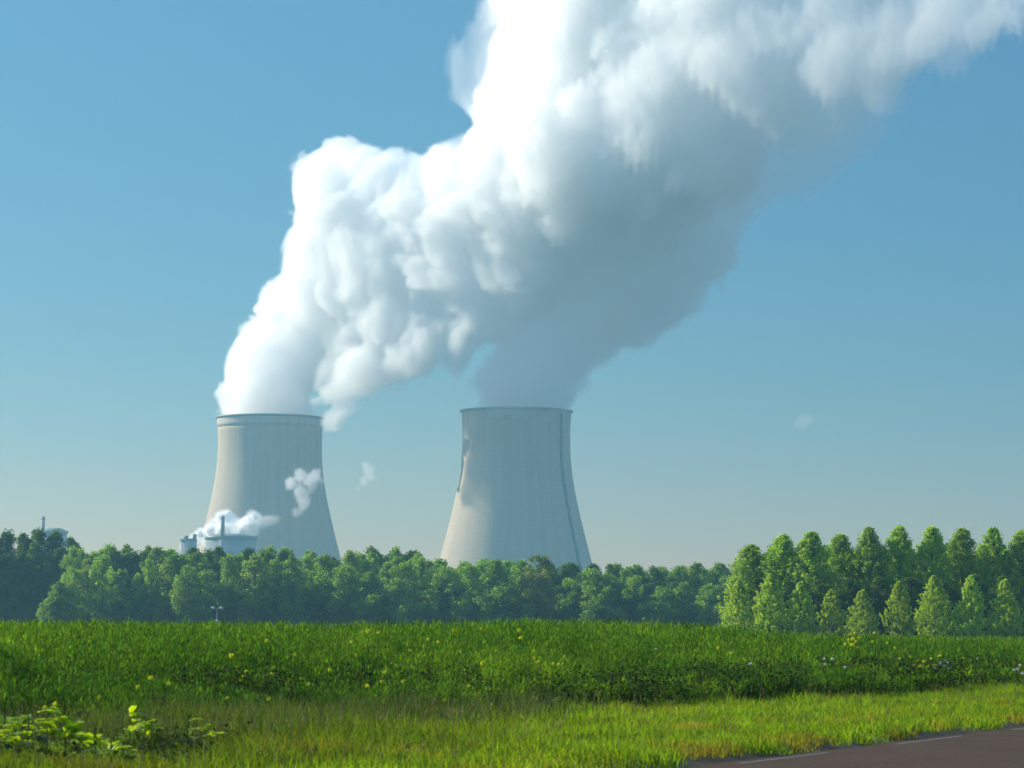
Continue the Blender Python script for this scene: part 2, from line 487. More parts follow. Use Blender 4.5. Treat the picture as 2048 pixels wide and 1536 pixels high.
V, Q, T = blades(x, y, gz(x, y), h, 0.011 + 0.006 * rng.random(len(x)), rng.uniform(0.1, 0.9, len(x)), rng.uniform(0, 6.283, len(x)), rng.uniform(0, 6.283, len(x)), 2)
C = jitter_col(len(x), (0.138, 0.245, 0.013), 0.30, 0.13)
dry = noise2(x + 40, y, 6.0) + 0.5 * rng.standard_normal(len(x)) + 1.1 * smooth(1.2, 0.2, s) + 0.1 * smooth(3.4, 1.0, s)
mixd = smooth(0.9, 2.2, dry)[:, None]
C = C * (1 - mixd) + jitter_col(len(x), (0.19, 0.19, 0.03), 0.25, 0.1) * mixd
C = C * (1 - 0.42 * wild[:, None]) * (1 + 0.16 * noise2(x, y, 4.5, NT2)[:, None]).clip(0.45, 1.6)
g1 = veg_obj('verge_grass', [(V, Q, T, C)], MAT_GRASS)
tag(g1, 'bright yellow green short grass on the verge between the road and the field', 'grass', kind='stuff')

# dry brownish seeding grass between verge and crop
x, y, s, t = scatter(190000, -9, 60, lambda t: s_b(t) - 2.6, lambda t: s_b(t) + 4.2)
patch = 1.2 * noise2(x, y, 5.0, NT2) + 0.35 * smooth(1.0, -3.0, x) + 0.5 * smooth(7, 11, x)
k = in_view(x, y) & (patch + 0.5 * rng.standard_normal(len(x)) > 0.3) & ((s - s_b(t) > 1.5) | (x < 0.5 + 0.8 * rng.standard_normal(len(x))))
x, y, s, t = x[k], y[k], s[k], t[k]
n = len(x)
h = (0.16 + 0.36 * rng.random(n) ** 1.5 + 0.08 * patch[k].clip(0, 2)) * (1 + 0.3 * smooth(-1, 3, s - s_b(t)))
V, Q, T = blades(x, y, gz(x, y), h, 0.008 + 0.008 * rng.random(n), rng.uniform(0.1, 0.5, n), rng.uniform(0, 6.283, n), rng.uniform(0, 6.283, n), 2)
C = jitter_col(n, (0.15, 0.13, 0.085), 0.35, 0.1)
gm_ = (rng.random(n) < 0.80)[:, None]
C = np.where(gm_, jitter_col(n, (0.085, 0.15, 0.016), 0.3, 0.1), C)
g2 = veg_obj('dry_grass', [(V, Q, T, C)], MAT_DRY)
tag(g2, 'brownish dry seeding grass along the near edge of the field', 'grass', kind='stuff')

x, y, s, t = scatter(5200, -9, 60, lambda t: 0.6 + 0 * t, lambda t: s_b(t) + 2.5)
k = in_view(x, y) & (noise2(x + 4, y, 6, NT2) + 0.9 * smooth(2.5, -3, x) > 0.5); x, y, s, t = x[k], y[k], s[k], t[k]; n = len(x)
h = rng.uniform(0.22, 0.5, n) * (0.6 + 0.4 * smooth(0, 6, s))
V, Q, T = blades(x, y, gz(x, y), h, np.full(n, 0.008), rng.uniform(0.02, 0.35, n), rng.uniform(0, 6.283, n), rng.uniform(0, 6.283, n), 2)
tipx = np.repeat(V[:, 4, 0], 7); tipy = np.repeat(V[:, 4, 1], 7); tipz = np.repeat(V[:, 4, 2], 7) + rng.uniform(-0.07, 0.02, 7 * n)
V2, Q2, T2 = leaflets(tipx, tipy, tipz, rng.uniform(0.015, 0.035, 7 * n), rng.uniform(0.2, 1.4, 7 * n), rng.uniform(0, 6.283, 7 * n), 0.25)
g6 = veg_obj('seed_heads', [(V, Q, T, jitter_col(n, (0.16, 0.17, 0.05), 0.3, 0.1)), (V2, Q2, T2, jitter_col(7 * n, (0.22, 0.19, 0.10), 0.3, 0.1))], MAT_DRY)
tag(g6, 'sparse grass stalks with pale seed heads standing out of the verge', 'grass', kind='stuff')
# dark broad-leaved undergrowth along the field edge, shade pockets painted into leaf colour
x, y, s, t = scatter(260000, -8, 62, lambda t: s_b(t) - 0.1 - 1.6 * smooth(8, -2, t), lambda t: s_b(t) + 4.5)
pch = noise2(x + 9, y + 3, 11.0)
k = in_view(x, y) & (pch > -0.5 + 0.9 * smooth(1, -2, x))
x, y, s, t, pch = x[k], y[k], s[k], t[k], pch[k]
x2 = rng.uniform(-6.2, -2.8, 7000); y2 = rng.uniform(29.2, 34.0, 7000); s2, t2 = st(x2, y2)      # round the plants at the lower left
k2 = noise2(x2, y2, 4, NT2) > -0.2
x = np.append(x, x2[k2]); y = np.append(y, y2[k2]); s = np.append(s, s_b(t2[k2]) + 1.0); t = np.append(t, t2[k2]); pch = np.append(pch, np.full(k2.sum(), -2.2)); n = len(x)
hh = (0.42 + 0.12 * pch + 0.15 * noise2(x, y, 5, NT2)).clip(0.05, 0.8) * smooth(-0.15 - 1.5 * smooth(8, -2, t), 0.5, s - s_b(t))
z = gz(x, y) + hh * rng.random(n) ** 0.45
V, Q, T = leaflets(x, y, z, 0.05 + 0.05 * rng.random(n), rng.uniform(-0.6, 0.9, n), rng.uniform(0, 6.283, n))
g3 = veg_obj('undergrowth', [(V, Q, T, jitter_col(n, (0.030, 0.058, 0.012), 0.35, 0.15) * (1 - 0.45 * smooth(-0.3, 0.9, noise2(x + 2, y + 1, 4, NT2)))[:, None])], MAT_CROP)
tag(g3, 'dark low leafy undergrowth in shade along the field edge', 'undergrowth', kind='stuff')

# the crop
def crop_part(n, y0, y1, leaves, lw, lh, seg, dlo=0.3):
    y = y0 + (y1 - y0) * rng.random(n); x = (rng.random(n) * 2 - 1) * (y * 1024 / F * 1.05 + 2.8)
    s, t = st(x, y)
    d = s - s_b(t)
    k = (d > dlo)
    k &= (noise2(x + 13, y + 7, 7, NT2) > -0.75 - 1.5 * smooth(60, 100, y))
    x, y = x[k], y[k]
    H = crop_h(x, y) * (1 + 0.05 * rng.standard_normal(len(x)))
    H = H + 0.22 * rng.random(len(x)) * (rng.random(len(x)) < 0.06)
    d = d[k]
    px = np.repeat(x, leaves); py = np.repeat(y, leaves); Hr = np.repeat(H, leaves); dr = np.repeat(d, leaves)
    m_ = len(px)
    u = rng.random(m_) ** 0.75
    z0 = gz(px, py) + (Hr - lh * 0.8) * (1 - 0.75 * (1 - u)) - 0.05
    z0 = np.maximum(z0, gz(px, py))
    px = px + rng.normal(0, 0.05, m_); py = py + rng.normal(0, 0.05, m_)
    hl = lh * rng.uniform(0.5, 1.1, m_)
    V, Q, T = blades(px, py, z0, hl, lw * rng.uniform(0.6, 1.3, m_), rng.uniform(0.1, 0.75, m_), rng.uniform(0, 6.283, m_), rng.uniform(0, 6.283, m_), seg)
    C = jitter_col(m_, (0.078, 0.160, 0.012), 0.28, 0.14)
    pt = noise2(px, py, 30)[:, None]
    C = C * (1 + 0.16 * pt * np.array([1.3, 0.8, 0.6])) * (1 + 0.30 * noise2(px + 3, py, 5, NT2)[:, None] * np.array([1.2, 0.8, 1.0])).clip(0.4, 1.8)
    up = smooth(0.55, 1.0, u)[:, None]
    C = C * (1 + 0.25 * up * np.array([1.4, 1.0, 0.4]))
    return V, Q, T, C.clip(0.004, 0.5)
def crop_leaflets(n, y0, y1, k_, size):
    y = y0 + (y1 - y0) * rng.random(n); x = (rng.random(n) * 2 - 1) * (y * 1024 / F * 1.05 + 2.6)
    s, t = st(x, y); k = ((s - s_b(t)) > 0.3) & (noise2(x + 13, y + 7, 7, NT2) > -0.75 - 1.5 * smooth(60, 100, y)); x, y = x[k], y[k]
    H = crop_h(x, y) * (1 + 0.04 * rng.standard_normal(len(x)))
    x = np.repeat(x, k_); y = np.repeat(y, k_); H = np.repeat(H, k_); m_ = len(x)
    u = rng.random(m_) ** 0.6
    rad = 0.10 * (0.4 + u); az = rng.uniform(0, 6.283, m_)
    z = gz(x, y) + H * (0.12 + 0.88 * u)
    x = x + rad * np.cos(az) * rng.random(m_); y = y + rad * np.sin(az) * rng.random(m_)
    V, Q, T = leaflets(x, y, z, size * rng.uniform(0.5, 1.3, m_), rng.uniform(0.1, 1.45, m_), az + 0.5 * rng.standard_normal(m_), 0.10)
    C = jitter_col(m_, (0.075, 0.155, 0.012), 0.32, 0.15)
    C = C * (1 + 0.16 * noise2(x, y, 30)[:, None] * np.array([1.3, 0.8, 0.6])) * (1 + 0.30 * noise2(x + 3, y, 5, NT2)[:, None] * np.array([1.2, 0.8, 1.0])).clip(0.4, 1.8)
    return V, Q, T, C.clip(0.004, 0.5)
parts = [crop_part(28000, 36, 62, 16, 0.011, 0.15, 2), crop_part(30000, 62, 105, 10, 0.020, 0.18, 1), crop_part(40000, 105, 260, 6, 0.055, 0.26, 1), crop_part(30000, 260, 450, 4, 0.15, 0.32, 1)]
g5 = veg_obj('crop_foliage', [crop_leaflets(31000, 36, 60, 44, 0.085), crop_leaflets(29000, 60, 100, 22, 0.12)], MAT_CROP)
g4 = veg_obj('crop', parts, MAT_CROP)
g5.parent = g4
tag(g4, 'tall feathery green crop filling the field behind the verge', 'crop', kind='stuff')

# ------------------------------------------------------------------ trees
MAT_BARK = plain_mat('grey_brown_bark', (0.09, 0.075, 0.06), 0.9, nscale=3, namt=0.4)
MAT_CROWN = leaf_mat('tree_leaves', 0.60, 0.7, (1.5, 1.55, 0.5), vary=0.13)

def tube_v(p0, p1, r0, r1, seg=6):
    p0, p1 = np.array(p0, float), np.array(p1, float)
    d = p1 - p0; d /= np.linalg.norm(d)
    a = np.cross(d, [0.3, 0.9, 0.2]); a /= np.linalg.norm(a); b = np.cross(d, a)
    th = np.linspace(0, 2 * np.pi, seg, endpoint=False)
    r = np.cos(th)[:, None] * a + np.sin(th)[:, None] * b
    v = np.concatenate([p0 + r * r0, p1 + r * r1])
    q = [(i, (i + 1) % seg, seg + (i + 1) % seg, seg + i) for i in range(seg)]
    return v, q

def tubes_mesh(name, segs, mat, parent=None, seg=6):
    vs, qs, off = [], [], 0
    for a in segs:
        v, q = tube_v(*a, seg=seg)
        vs.append(v); qs += [tuple(i + off for i in f) for f in q]; off += len(v)
    me = bpy.data.meshes.new(name)
    me.from_pydata([tuple(p) for p in np.concatenate(vs)], [], qs)
    me.materials.append(mat)
    o = bpy.data.objects.new(name, me)
    if parent is not None:
        COL.objects.link(o); o.parent = parent
    return o

WR = {'poplar': 0.18, 'young': 0.27, 'broad': 0.22, 'tall': 0.17, 'dark': 0.17, 'pale': 0.22, 'paletall': 0.17}
def crown_mesh(kind, seed, nleaf, size, col):
    """unit crown: height 1 from ground (z 0..1), radius about wr"""
    r = np.random.default_rng(seed)
    lob, segs = [], [((0, 0, -0.02), (0, 0, 0.45), 0.017, 0.012), ((0, 0, 0.45), (0.01, 0, 0.86), 0.012, 0.003)]
    if kind in ('poplar', 'young'):
        wr = WR[kind]
        base = 0.05 if kind == 'poplar' else 0.07
        # leaves fill a tear-drop envelope, gathered on rising sprays
        ns = nleaf // 26
        us = r.random(ns) ** 0.85; as_ = r.random(ns) * 6.283
        if kind == 'poplar': R = wr * np.minimum(1, (us / 0.12 + 0.15) ** 0.5) * (1 - us ** 2.8) ** 0.72
        else: R = wr * np.minimum(1, (us / 0.20 + 0.15) ** 0.5) * (1 - us ** 1.9) ** 0.85
        R = R * (1 + 0.10 * np.sin(3 * as_ + 9 * us + seed) + 0.10 * r.standard_normal(ns))
        q = R * r.random(ns) ** 0.42
        sx_, sy_, sz_ = q * np.cos(as_), q * np.sin(as_), base + (1 - base) * us
        si = np.repeat(np.arange(ns), 26); n_ = len(si)
        al = r.random(n_) - 0.6                       # along the spray, which points up and out
        sl = 0.055 * (1 - 0.4 * us[si])
        P = np.stack([sx_[si] + np.cos(as_[si]) * al * sl * 0.55, sy_[si] + np.sin(as_[si]) * al * sl * 0.55, sz_[si] + al * sl * 1.25], -1)
        P += r.standard_normal((n_, 3)) * 0.008
        P[:, 2] = np.minimum(P[:, 2], 1.0 + 0.01 * r.standard_normal(n_))
        out_ = np.stack([np.cos(as_[si]), np.sin(as_[si]), 0.45 * np.ones(n_)], -1)
        nrm = out_ + 0.8 * r.standard_normal((n_, 3)); nrm /= np.linalg.norm(nrm, axis=1)[:, None]
        a = np.cross(nrm, r.standard_normal((n_, 3))); a /= np.linalg.norm(a, axis=1)[:, None]
        b = np.cross(nrm, a)
        sz = size * r.uniform(0.5, 1.3, n_)[:, None]
        V = np.stack([P - a * sz, P - b * sz * 0.7 + nrm * sz * 0.25, P + a * sz, P + b * sz * 0.7 + nrm * sz * 0.2], 1)
        Q = (np.arange(n_) * 4)[:, None] + np.arange(4)
        tone = 1 + 0.07 * r.standard_normal(ns)[si] + 0.10 * r.standard_normal(n_)
        C = np.array(col)[None] * tone[:, None] * (1 + 0.08 * r.standard_normal((n_, 3)))
        for k in range(0, ns, max(1, ns // 24)):
            if sz_[k] > 0.15: segs.append(((0, 0, max(0.1, sz_[k] - 0.16)), (sx_[k] * 0.8, sy_[k] * 0.8, sz_[k]), 0.004, 0.0012))
        return V, Q, np.repeat(C.clip(0.004, 0.6), 4, 0), segs
    if kind == 'broad':
        nl = 60; base, wr = 0.26, 0.22
        prof = lambda u: wr * (np.sin(np.pi * np.clip(u, 0.02, 1) ** 1.05) ** 0.45)
    else:                            # 'tall': irregular forest tree
        nl = 64; base, wr = 0.12, 0.17
        prof = lambda u: wr * (np.sin(np.pi * np.clip(u, 0.02, 1) ** 1.0) ** 0.6)
    for i in range(nl):
        u = (i + r.random()) / nl
        R = prof(u); a = r.random() * 6.283
        q = R * math.sqrt(r.random()) * 0.82
        rad = 0.066 * r.uniform(0.7, 1.25) * (1.0 - 0.35 * u)
        z = base + (1 - base) * u - rad * 0.55
        lob.append((q * math.cos(a), q * math.sin(a), z, rad))
        if i % 3 == 0:
            segs.append(((0, 0, max(0.12, z - 0.13)), (q * math.cos(a) * 0.85, q * math.sin(a) * 0.85, z), 0.005, 0.0015))
    lob.append((0.0, 0.0, 0.955, 0.035))
    lob = np.array(lob)
    w = lob[:, 3] ** 2; w /= w.sum()
    li = r.choice(len(lob), nleaf, p=w)
    d = r.standard_normal((nleaf, 3)); d /= np.linalg.norm(d, axis=1)[:, None]
    rr = r.random(nleaf) ** 0.32 * (1 + 0.12 * r.standard_normal(nleaf))
    P = lob[li, :3] + d * (lob[li, 3] * rr)[:, None] * np.array([1, 1, 1.15])
    # leaf clump: bent quad
    nrm = d + 0.7 * r.standard_normal((nleaf, 3)); nrm /= np.linalg.norm(nrm, axis=1)[:, None]
    a = np.cross(nrm, r.standard_normal((nleaf, 3))); a /= np.linalg.norm(a, axis=1)[:, None]
    b = np.cross(nrm, a)
    sz = size * r.uniform(0.5, 1.3, nleaf)[:, None]
    V = np.stack([P - a * sz, P - b * sz * 0.7 + nrm * sz * 0.25, P + a * sz, P + b * sz * 0.7 + nrm * sz * 0.2], 1)
    Q = (np.arange(nleaf) * 4)[:, None] + np.arange(4)
    tone = 1 + 0.12 * r.standard_normal(len(lob))[li] + 0.12 * r.standard_normal(nleaf)
    C = np.array(col)[None] * tone[:, None] * (1 + 0.1 * r.standard_normal((nleaf, 3)))
    return V, Q, np.repeat(C.clip(0.004, 0.6), 4, 0), segs

PROTO = {}
def proto(key, kind, seed, nleaf, size, col):
    V, Q, C, segs = crown_mesh(kind, seed, nleaf, size, col)
    me_o = mesh_np('crown', V, Q, mat=MAT_CROWN, attrs={'col': C})
    COL.objects.unlink(me_o)
    tr = tubes_mesh('trunk', segs, MAT_BARK)
    PROTO[key] = (me_o.data, tr.data)

LQ = globals().get('LEAFQ', 1.0)
for i in range(4):
    proto(('poplar', i), 'poplar', 100 + i, int(20000 * LQ), 0.0082, (0.28, 0.43, 0.02))
    proto(('young', i), 'young', 120 + i, int(12000 * LQ), 0.0125, (0.36, 0.50, 0.03))
for i in range(6):
    proto(('tall', i), 'tall', 140 + i, int(11000 * LQ), 0.0105, (0.175, 0.31, 0.028))
    proto(('broad', i), 'broad', 160 + i, int(11000 * LQ), 0.0108, (0.21, 0.35, 0.030))
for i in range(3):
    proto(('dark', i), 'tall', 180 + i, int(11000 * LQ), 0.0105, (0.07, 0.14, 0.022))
proto(('pale', 0), 'broad', 190, int(11000 * LQ), 0.0108, (0.20, 0.25, 0.045))
proto(('paletall', 0), 'tall', 191, int(11000 * LQ), 0.0105, (0.21, 0.31, 0.034))

tr_rng = random.Random(11)
def plant(key, px, top, Y, hw, label, group=None, cat='tree', name='tree', base=None):
    if base is None: base = -0.65 if Y < 500 else GZ
    """tree whose top shows at photograph pixel (px, top) at distance Y; hw = half width in pixels"""
    p = at(px, top, Y)
    H = p.z - base
    wr = WR[key[0]]
    sx = (1.0 if key[0] in ('poplar', 'young') else 1.12) * hw * Y / F / (wr * H)
    o = empty(name, (p.x, Y, base), tr_rng.uniform(0, 6.283))
    tag(o, label, cat, group)
    cr, tr = PROTO[key]
    for nm, me in (('crown', cr), ('trunk', tr)):
        c = bpy.data.objects.new(nm, me)
        COL.objects.link(c); c.parent = o
    o.scale = (sx * H, sx * H, H)
    return o

ORD = ['first', 'second', 'third', 'fourth', 'fifth', 'sixth', 'seventh', 'eighth', 'ninth', 'tenth', 'eleventh', 'twelfth', 'thirteenth', 'fourteenth', 'fifteenth', 'sixteenth']
# tall poplars on the right, back row and front row
back = [(1503, 1090, 42), (1565, 1073, 40), (1626, 1066, 38), (1684, 1066, 36), (1741, 1059, 36), (1800, 1057, 37), (1864, 1054, 35), (1926, 1054, 34), (1987, 1058, 36), (2044, 1060, 36)]
for i, (x, y, hw) in enumerate(back):
    plant(('poplar', i % 4), x + tr_rng.uniform(-4, 4), y + tr_rng.uniform(-3, 4), 380 + tr_rng.uniform(-2, 2), 1.42 * hw * tr_rng.uniform(0.93, 1.1), f'{ORD[i]} tall poplar from the left in the high row on the right', 'tall poplars in the high row', 'poplar', 'poplar_tree')
front = [(1478, 1160, 30), (1540, 1150, 32), (1600, 1165, 30), (1663, 1180, 31), (1725, 1181, 28), (1798, 1164, 31), (1868, 1152, 38), (1942, 1152, 33), (2010, 1160, 31), (2080, 1156, 33)]
for i, (x, y, hw) in enumerate(front[:-1]):
    plant(('young', i % 4), x, y, 352 + tr_rng.uniform(-2, 2), 1.3 * hw * tr_rng.uniform(0.9, 1.1), f'{ORD[i]} young light green poplar from the left in the low front row', 'young poplars in the low front row', 'poplar', 'poplar_tree')
for r_ in range(1, 4):
    for i in range(10 + r_):
        x = 1530 + i * 60 + r_ * 22 + tr_rng.uniform(-8, 8)
        if x > 2090: continue
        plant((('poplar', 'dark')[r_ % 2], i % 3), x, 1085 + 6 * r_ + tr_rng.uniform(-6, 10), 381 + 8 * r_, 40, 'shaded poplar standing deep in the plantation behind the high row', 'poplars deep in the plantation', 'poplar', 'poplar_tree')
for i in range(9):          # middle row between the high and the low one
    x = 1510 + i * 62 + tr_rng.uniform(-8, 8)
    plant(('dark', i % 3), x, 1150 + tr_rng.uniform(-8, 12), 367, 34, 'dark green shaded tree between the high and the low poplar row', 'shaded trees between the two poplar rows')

# dark tall wood at the far left
grove = [(-22, 1066, 34), (14, 1062, 32), (46, 1066, 26), (78, 1059, 34), (112, 1063, 32), (143, 1074, 26)]
for i, (x, y, hw) in enumerate(grove):
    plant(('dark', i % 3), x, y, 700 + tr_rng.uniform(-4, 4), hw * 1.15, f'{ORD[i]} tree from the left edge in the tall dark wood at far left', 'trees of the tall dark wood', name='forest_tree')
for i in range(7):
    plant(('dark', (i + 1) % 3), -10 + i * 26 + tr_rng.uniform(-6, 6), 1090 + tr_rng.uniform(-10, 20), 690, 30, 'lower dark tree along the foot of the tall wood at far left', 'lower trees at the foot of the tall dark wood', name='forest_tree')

SEGM = [(60, 365, 'left of the left cooling tower'), (365, 675, 'below the left cooling tower'), (675, 880, 'between the two cooling towers'), (880, 1183, 'below the right cooling tower'), (1183, 1480, 'between right cooling tower and poplars')]
def segm(x): return next((g for a, b, g in SEGM if a <= x < b), SEGM[-1][2])
frontrow = [(96, 1196, 24), (120, 1164, 30), (148, 1138, 30), (176, 1118, 32), (206, 1110, 32)]
x = 240
while x < 1455:
    top = 1120 + tr_rng.uniform(-12, 26) + (8 if 860 < x < 1050 else 0) + (16 if x > 1110 else 0) + (12 if x > 1300 else 0)
    frontrow.append((x, top, tr_rng.uniform(25, 44)))
    x += tr_rng.uniform(30, 56)
frontrow = [f for f in frontrow if not 1045 < f[0] < 1105]
plant(('pale', 0), 1077, 1110, 642, 40, 'pale yellowish green rounded tree taller than its neighbours below the right tower', None, name='forest_tree')
count = {}
for i, (x, y, hw) in enumerate(frontrow):
    sg = segm(x); count[sg] = count.get(sg, 0) + 1
    kd = ('broad', 'tall', 'broad', 'paletall')[i % 4] if x < 620 else ('tall', 'broad', 'tall')[i % 3]
    ki = 0 if kd == 'paletall' else (i * 5 + 1) % 6
    plant((kd, ki), x, y, 650 + tr_rng.uniform(-6, 6), hw, f'{ORD[count[sg] - 1]} tree from left in the woodland front row {sg}', 'front row trees of the woodland', name='forest_tree')
for row, (Yr, up) in enumerate(((661, 4), (673, 12), (686, 18))):
    x = 150 + 12 * row
    while x < 1470:
        if x < 620: top = 1100 - up * 0.2
        elif x < 690: top = 1116
        elif x < 850: top = 1112 - up * 0.3
        elif x < 1060: top = 1127 - up * 0.2
        else: top = 1136 - up * 0.3
        top += tr_rng.uniform(-9, 12)
        if 715 < x < 840: top -= 5
        sg = segm(x)
        kd = ('tall', 'dark', 'broad')[int(tr_rng.random() * 3)]
        plant((kd, int(tr_rng.random() * 3)), x, top, Yr, tr_rng.uniform(26, 46), f'leafy tree behind the woodland front row {sg}', 'trees behind the front row ' + sg, name='forest_tree')
        x += tr_rng.uniform(34, 50)
# low dark edge trees so that no gap opens at the foot
x = 150
while x < 1480:
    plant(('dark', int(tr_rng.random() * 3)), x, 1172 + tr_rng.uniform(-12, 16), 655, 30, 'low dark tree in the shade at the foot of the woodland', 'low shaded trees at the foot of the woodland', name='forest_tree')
    x += tr_rng.uniform(40, 56)

# far blue wood behind everything: one mass
r = np.random.default_rng(77)
nF = 60000
fx = r.uniform(-220, 220, nF); fy = r.uniform(1050, 1080, nF)
colx = np.floor(fx / 7.0); hs = np.random.default_rng(5).random(400)
hh = 20.5 + 4.5 * hs[(colx.astype(int)) % 400] * (1 - np.abs((fx / 7.0 - colx) - 0.5) * 1.5) + 0.5 * r.standard_normal(nF)
z = GZ + hh * r.random(nF) ** 0.35
P = np.stack([fx, fy, z], -1)
d = r.standard_normal((nF, 3)); a = np.cross(d, r.standard_normal((nF, 3))); a /= np.linalg.norm(a, axis=1)[:, None]; d /= np.linalg.norm(d, axis=1)[:, None]; b = np.cross(d, a)
V = np.stack([P - a * 0.8, P - b * 0.6, P + a * 0.8, P + b * 0.6], 1)
fw = mesh_np('far_woods', V, (np.arange(nF) * 4)[:, None] + np.arange(4), mat=MAT_CROWN, attrs={'col': np.repeat(np.array((0.045, 0.08, 0.02))[None] * (1 + 0.25 * r.standard_normal((nF, 1))).clip(0.3, 2), 4, 0)})
tag(fw, 'distant bluish wood seen between the cooling towers behind the nearer trees', 'woods', kind='stuff')

# ------------------------------------------------------------------ power station buildings
MAT_BLD = plain_mat('grey_building_concrete', (0.24, 0.25, 0.26), 0.9, nscale=0.2, namt=0.15)
MAT_STACK = plain_mat('stack_steel', (0.20, 0.20, 0.20), 0.6, nscale=0.2, namt=0.1)
def cyl(name, r0, r1, z0, z1, mat, parent, seg=32, loc=(0, 0)):
    v, q = lathe([(0.001, z0), (r0, z0), (r1, z1), (0.001, z1)], seg)
    o = mesh_np(name, v, q, mat=mat, parent=parent); o.location = (loc[0], loc[1], 0); return o
def stack_at(px, top, Y, label, hw=4.2):
    p = at(px, top, Y)
    t = empty('vent_stack', (p.x, Y, GZ)); tag(t, label, 'chimney', 'thin vent stacks of the power station')
    H = p.z - GZ; k = Y / F
    cyl('stack_tube', hw * k, hw * k * 0.95, H * 0.78, H, MAT_STACK, t)
    cyl('stack_base', hw * k * 1.45, hw * k * 1.45, 0, H * 0.78, MAT_BLD, t)
    cyl('cap_ring', hw * k * 1.12, hw * k * 1.12, H - 2.2, H - 1.4, MAT_DARK, t)
    return t
stack_at(86.5, 1033, 2180, 'thin grey chimney above the dark wood at far left', 3.6)
stack_at(445.5, 1032, 2150, 'thin grey chimney standing in front of the left cooling tower and the low steam')
def reactor(px0, px1, top, Y, label):
    a, b = at(px0, top, Y), at(px1, top, Y)
    t = empty('reactor_building', ((a.x + b.x) / 2, Y, GZ)); tag(t, label, 'reactor building', 'reactor buildings of the power station')
    R = (b.x - a.x) / 2; H = a.z - GZ
    v, q = lathe([(0.001, 0), (R, 0), (R, H - 4), (0.001, H - 4)], 64); mesh_np('wall', v, q, mat=MAT_BLD, parent=t)
    v, q = lathe([(R + .05, H - 4.6), (R + 0.9, H - 4.6), (R + 0.9, H - 2.4), (R + .05, H - 2.4)], 64); mesh_np('gallery', v, q, mat=MAT_DARK, parent=t)
    v, q = lathe([(0.001, H - 3.98), (R * 0.99, H - 3.98), (R * 0.85, H - 1.8), (R * 0.55, H - 0.4), (0.001, H)], 64); mesh_np('dome', v, q, mat=MAT_BLD, parent=t, smooth=True)
reactor(412, 512, 1066, 2190, 'grey round reactor building behind the thin chimney, steam drifting over its roof')
reactor(82, 134, 1055, 2230, 'pale low dome just showing over the dark wood beside the far left chimney')
# small auxiliary hall with vents, left of the reactor building
a, b = at(364, 1074, 2170), at(392, 1074, 2170)
t = empty('plant_hall', ((a.x + b.x) / 2, 2170, GZ)); tag(t, 'small dark roofed hall at the left end of the low steam cloud', 'hall')
def boxm(name, x0, x1, y0, y1, z0, z1, mat, parent):
    vs = [(x, y, z) for x in (x0, x1) for y in (y0, y1) for z in (z0, z1)]
    return mesh_np(name, vs, [(0, 1, 3, 2), (4, 6, 7, 5), (0, 4, 5, 1), (2, 3, 7, 6), (0, 2, 6, 4), (1, 5, 7, 3)], mat=mat, parent=parent)
w = (b.x - a.x) / 2; H = a.z - GZ
boxm('wall', -w, w, -6, 6, 0, H - 3, MAT_BLD, t); boxm('roof', -w - 0.4, w + 0.4, -6.4, 6.4, H - 2.99, H - 1.2, MAT_DARK, t)
cyl('roof_vent', 1.6, 1.6, H - 1.19, H + 1.0, MAT_DARK, t, 16, (-w * 0.4, 0)); cyl('roof_vent', 1.4, 1.4, H - 1.19, H + 2.2, MAT_DARK, t, 16, (w * 0.8, 0))

# ------------------------------------------------------------------ lamp mast, post, bare bush
MAT_WHITE = plain_mat('white_lamp_casing', (0.8, 0.8, 0.8), 0.4)
MAT_GREYM = plain_mat('galvanised_steel', (0.35, 0.36, 0.37), 0.5, nscale=2, namt=0.1)
p = at(434.5, 1216, 480); zb = float(gz(p.x, 480)); H = p.z - zb
t = empty('lamp_mast', (p.x, 480, zb)); tag(t, 'slim mast with two white lamp heads standing before the woodland', 'mast')
def add_tubes(name, segs, mat, parent, seg=8):
    return tubes_mesh(name, segs, mat, parent, seg)
add_tubes('pole', [((0, 0, -0.3), (0, 0, H - 0.1), 0.10, 0.07)], MAT_GREYM, t)
add_tubes('crossarm', [((-0.66, 0, H - 0.12), (0.66, 0, H - 0.12), 0.05, 0.05)], MAT_GREYM, t)
for sx in (-0.66, 0.66):
    o = boxm('lamp_head', -0.24, 0.24, -0.2, 0.2, -0.16, 0.2, MAT_WHITE, t); o.location = (sx, 0, H)
o = boxm('switch_box', -0.2, 0.2, -0.35, -0.08, H - 2.5, H - 1.9, MAT_WHITE, t)
p = at(1592, 1234, 160); zb = float(gz(p.x, 160)); H = p.z - zb
t = empty('signal_post', (p.x, 160, zb)); tag(t, 'thin dark post with a short crosspiece rising out of the crop', 'post')
add_tubes('pole', [((0, 0, -0.2), (0, 0, H), 0.035, 0.03)], MAT_DARK, t)
add_tubes('crosspiece', [((-0.22, 0, H - 0.05), (0.22, 0, H - 0.02), 0.03, 0.03)], MAT_DARK, t)
p = at(1650, 1262, 150); zb = float(gz(p.x, 150))
t = empty('bare_bush', (p.x, 150, zb)); tag(t, 'bare forked twigs sticking out of the crop in front of the young poplars', 'bush')
zt = at(1650, 1238, 150).z - zb
add_tubes('twig', [((0, 0, -0.1), (-0.25, 0, zt * 0.6), 0.03, 0.025), ((-0.25, 0, zt * 0.6), (-0.62, 0.1, zt * 0.98), 0.03, 0.015)], MAT_DARK, t)
add_tubes('twig', [((0.05, 0, -0.1), (0.2, 0, zt * 0.62), 0.03, 0.025), ((0.2, 0, zt * 0.62), (0.5, 0, zt), 0.028, 0.015), ((0.32, 0, zt * 0.75), (0.28, 0, zt * 1.02), 0.02, 0.012)], MAT_DARK, t)

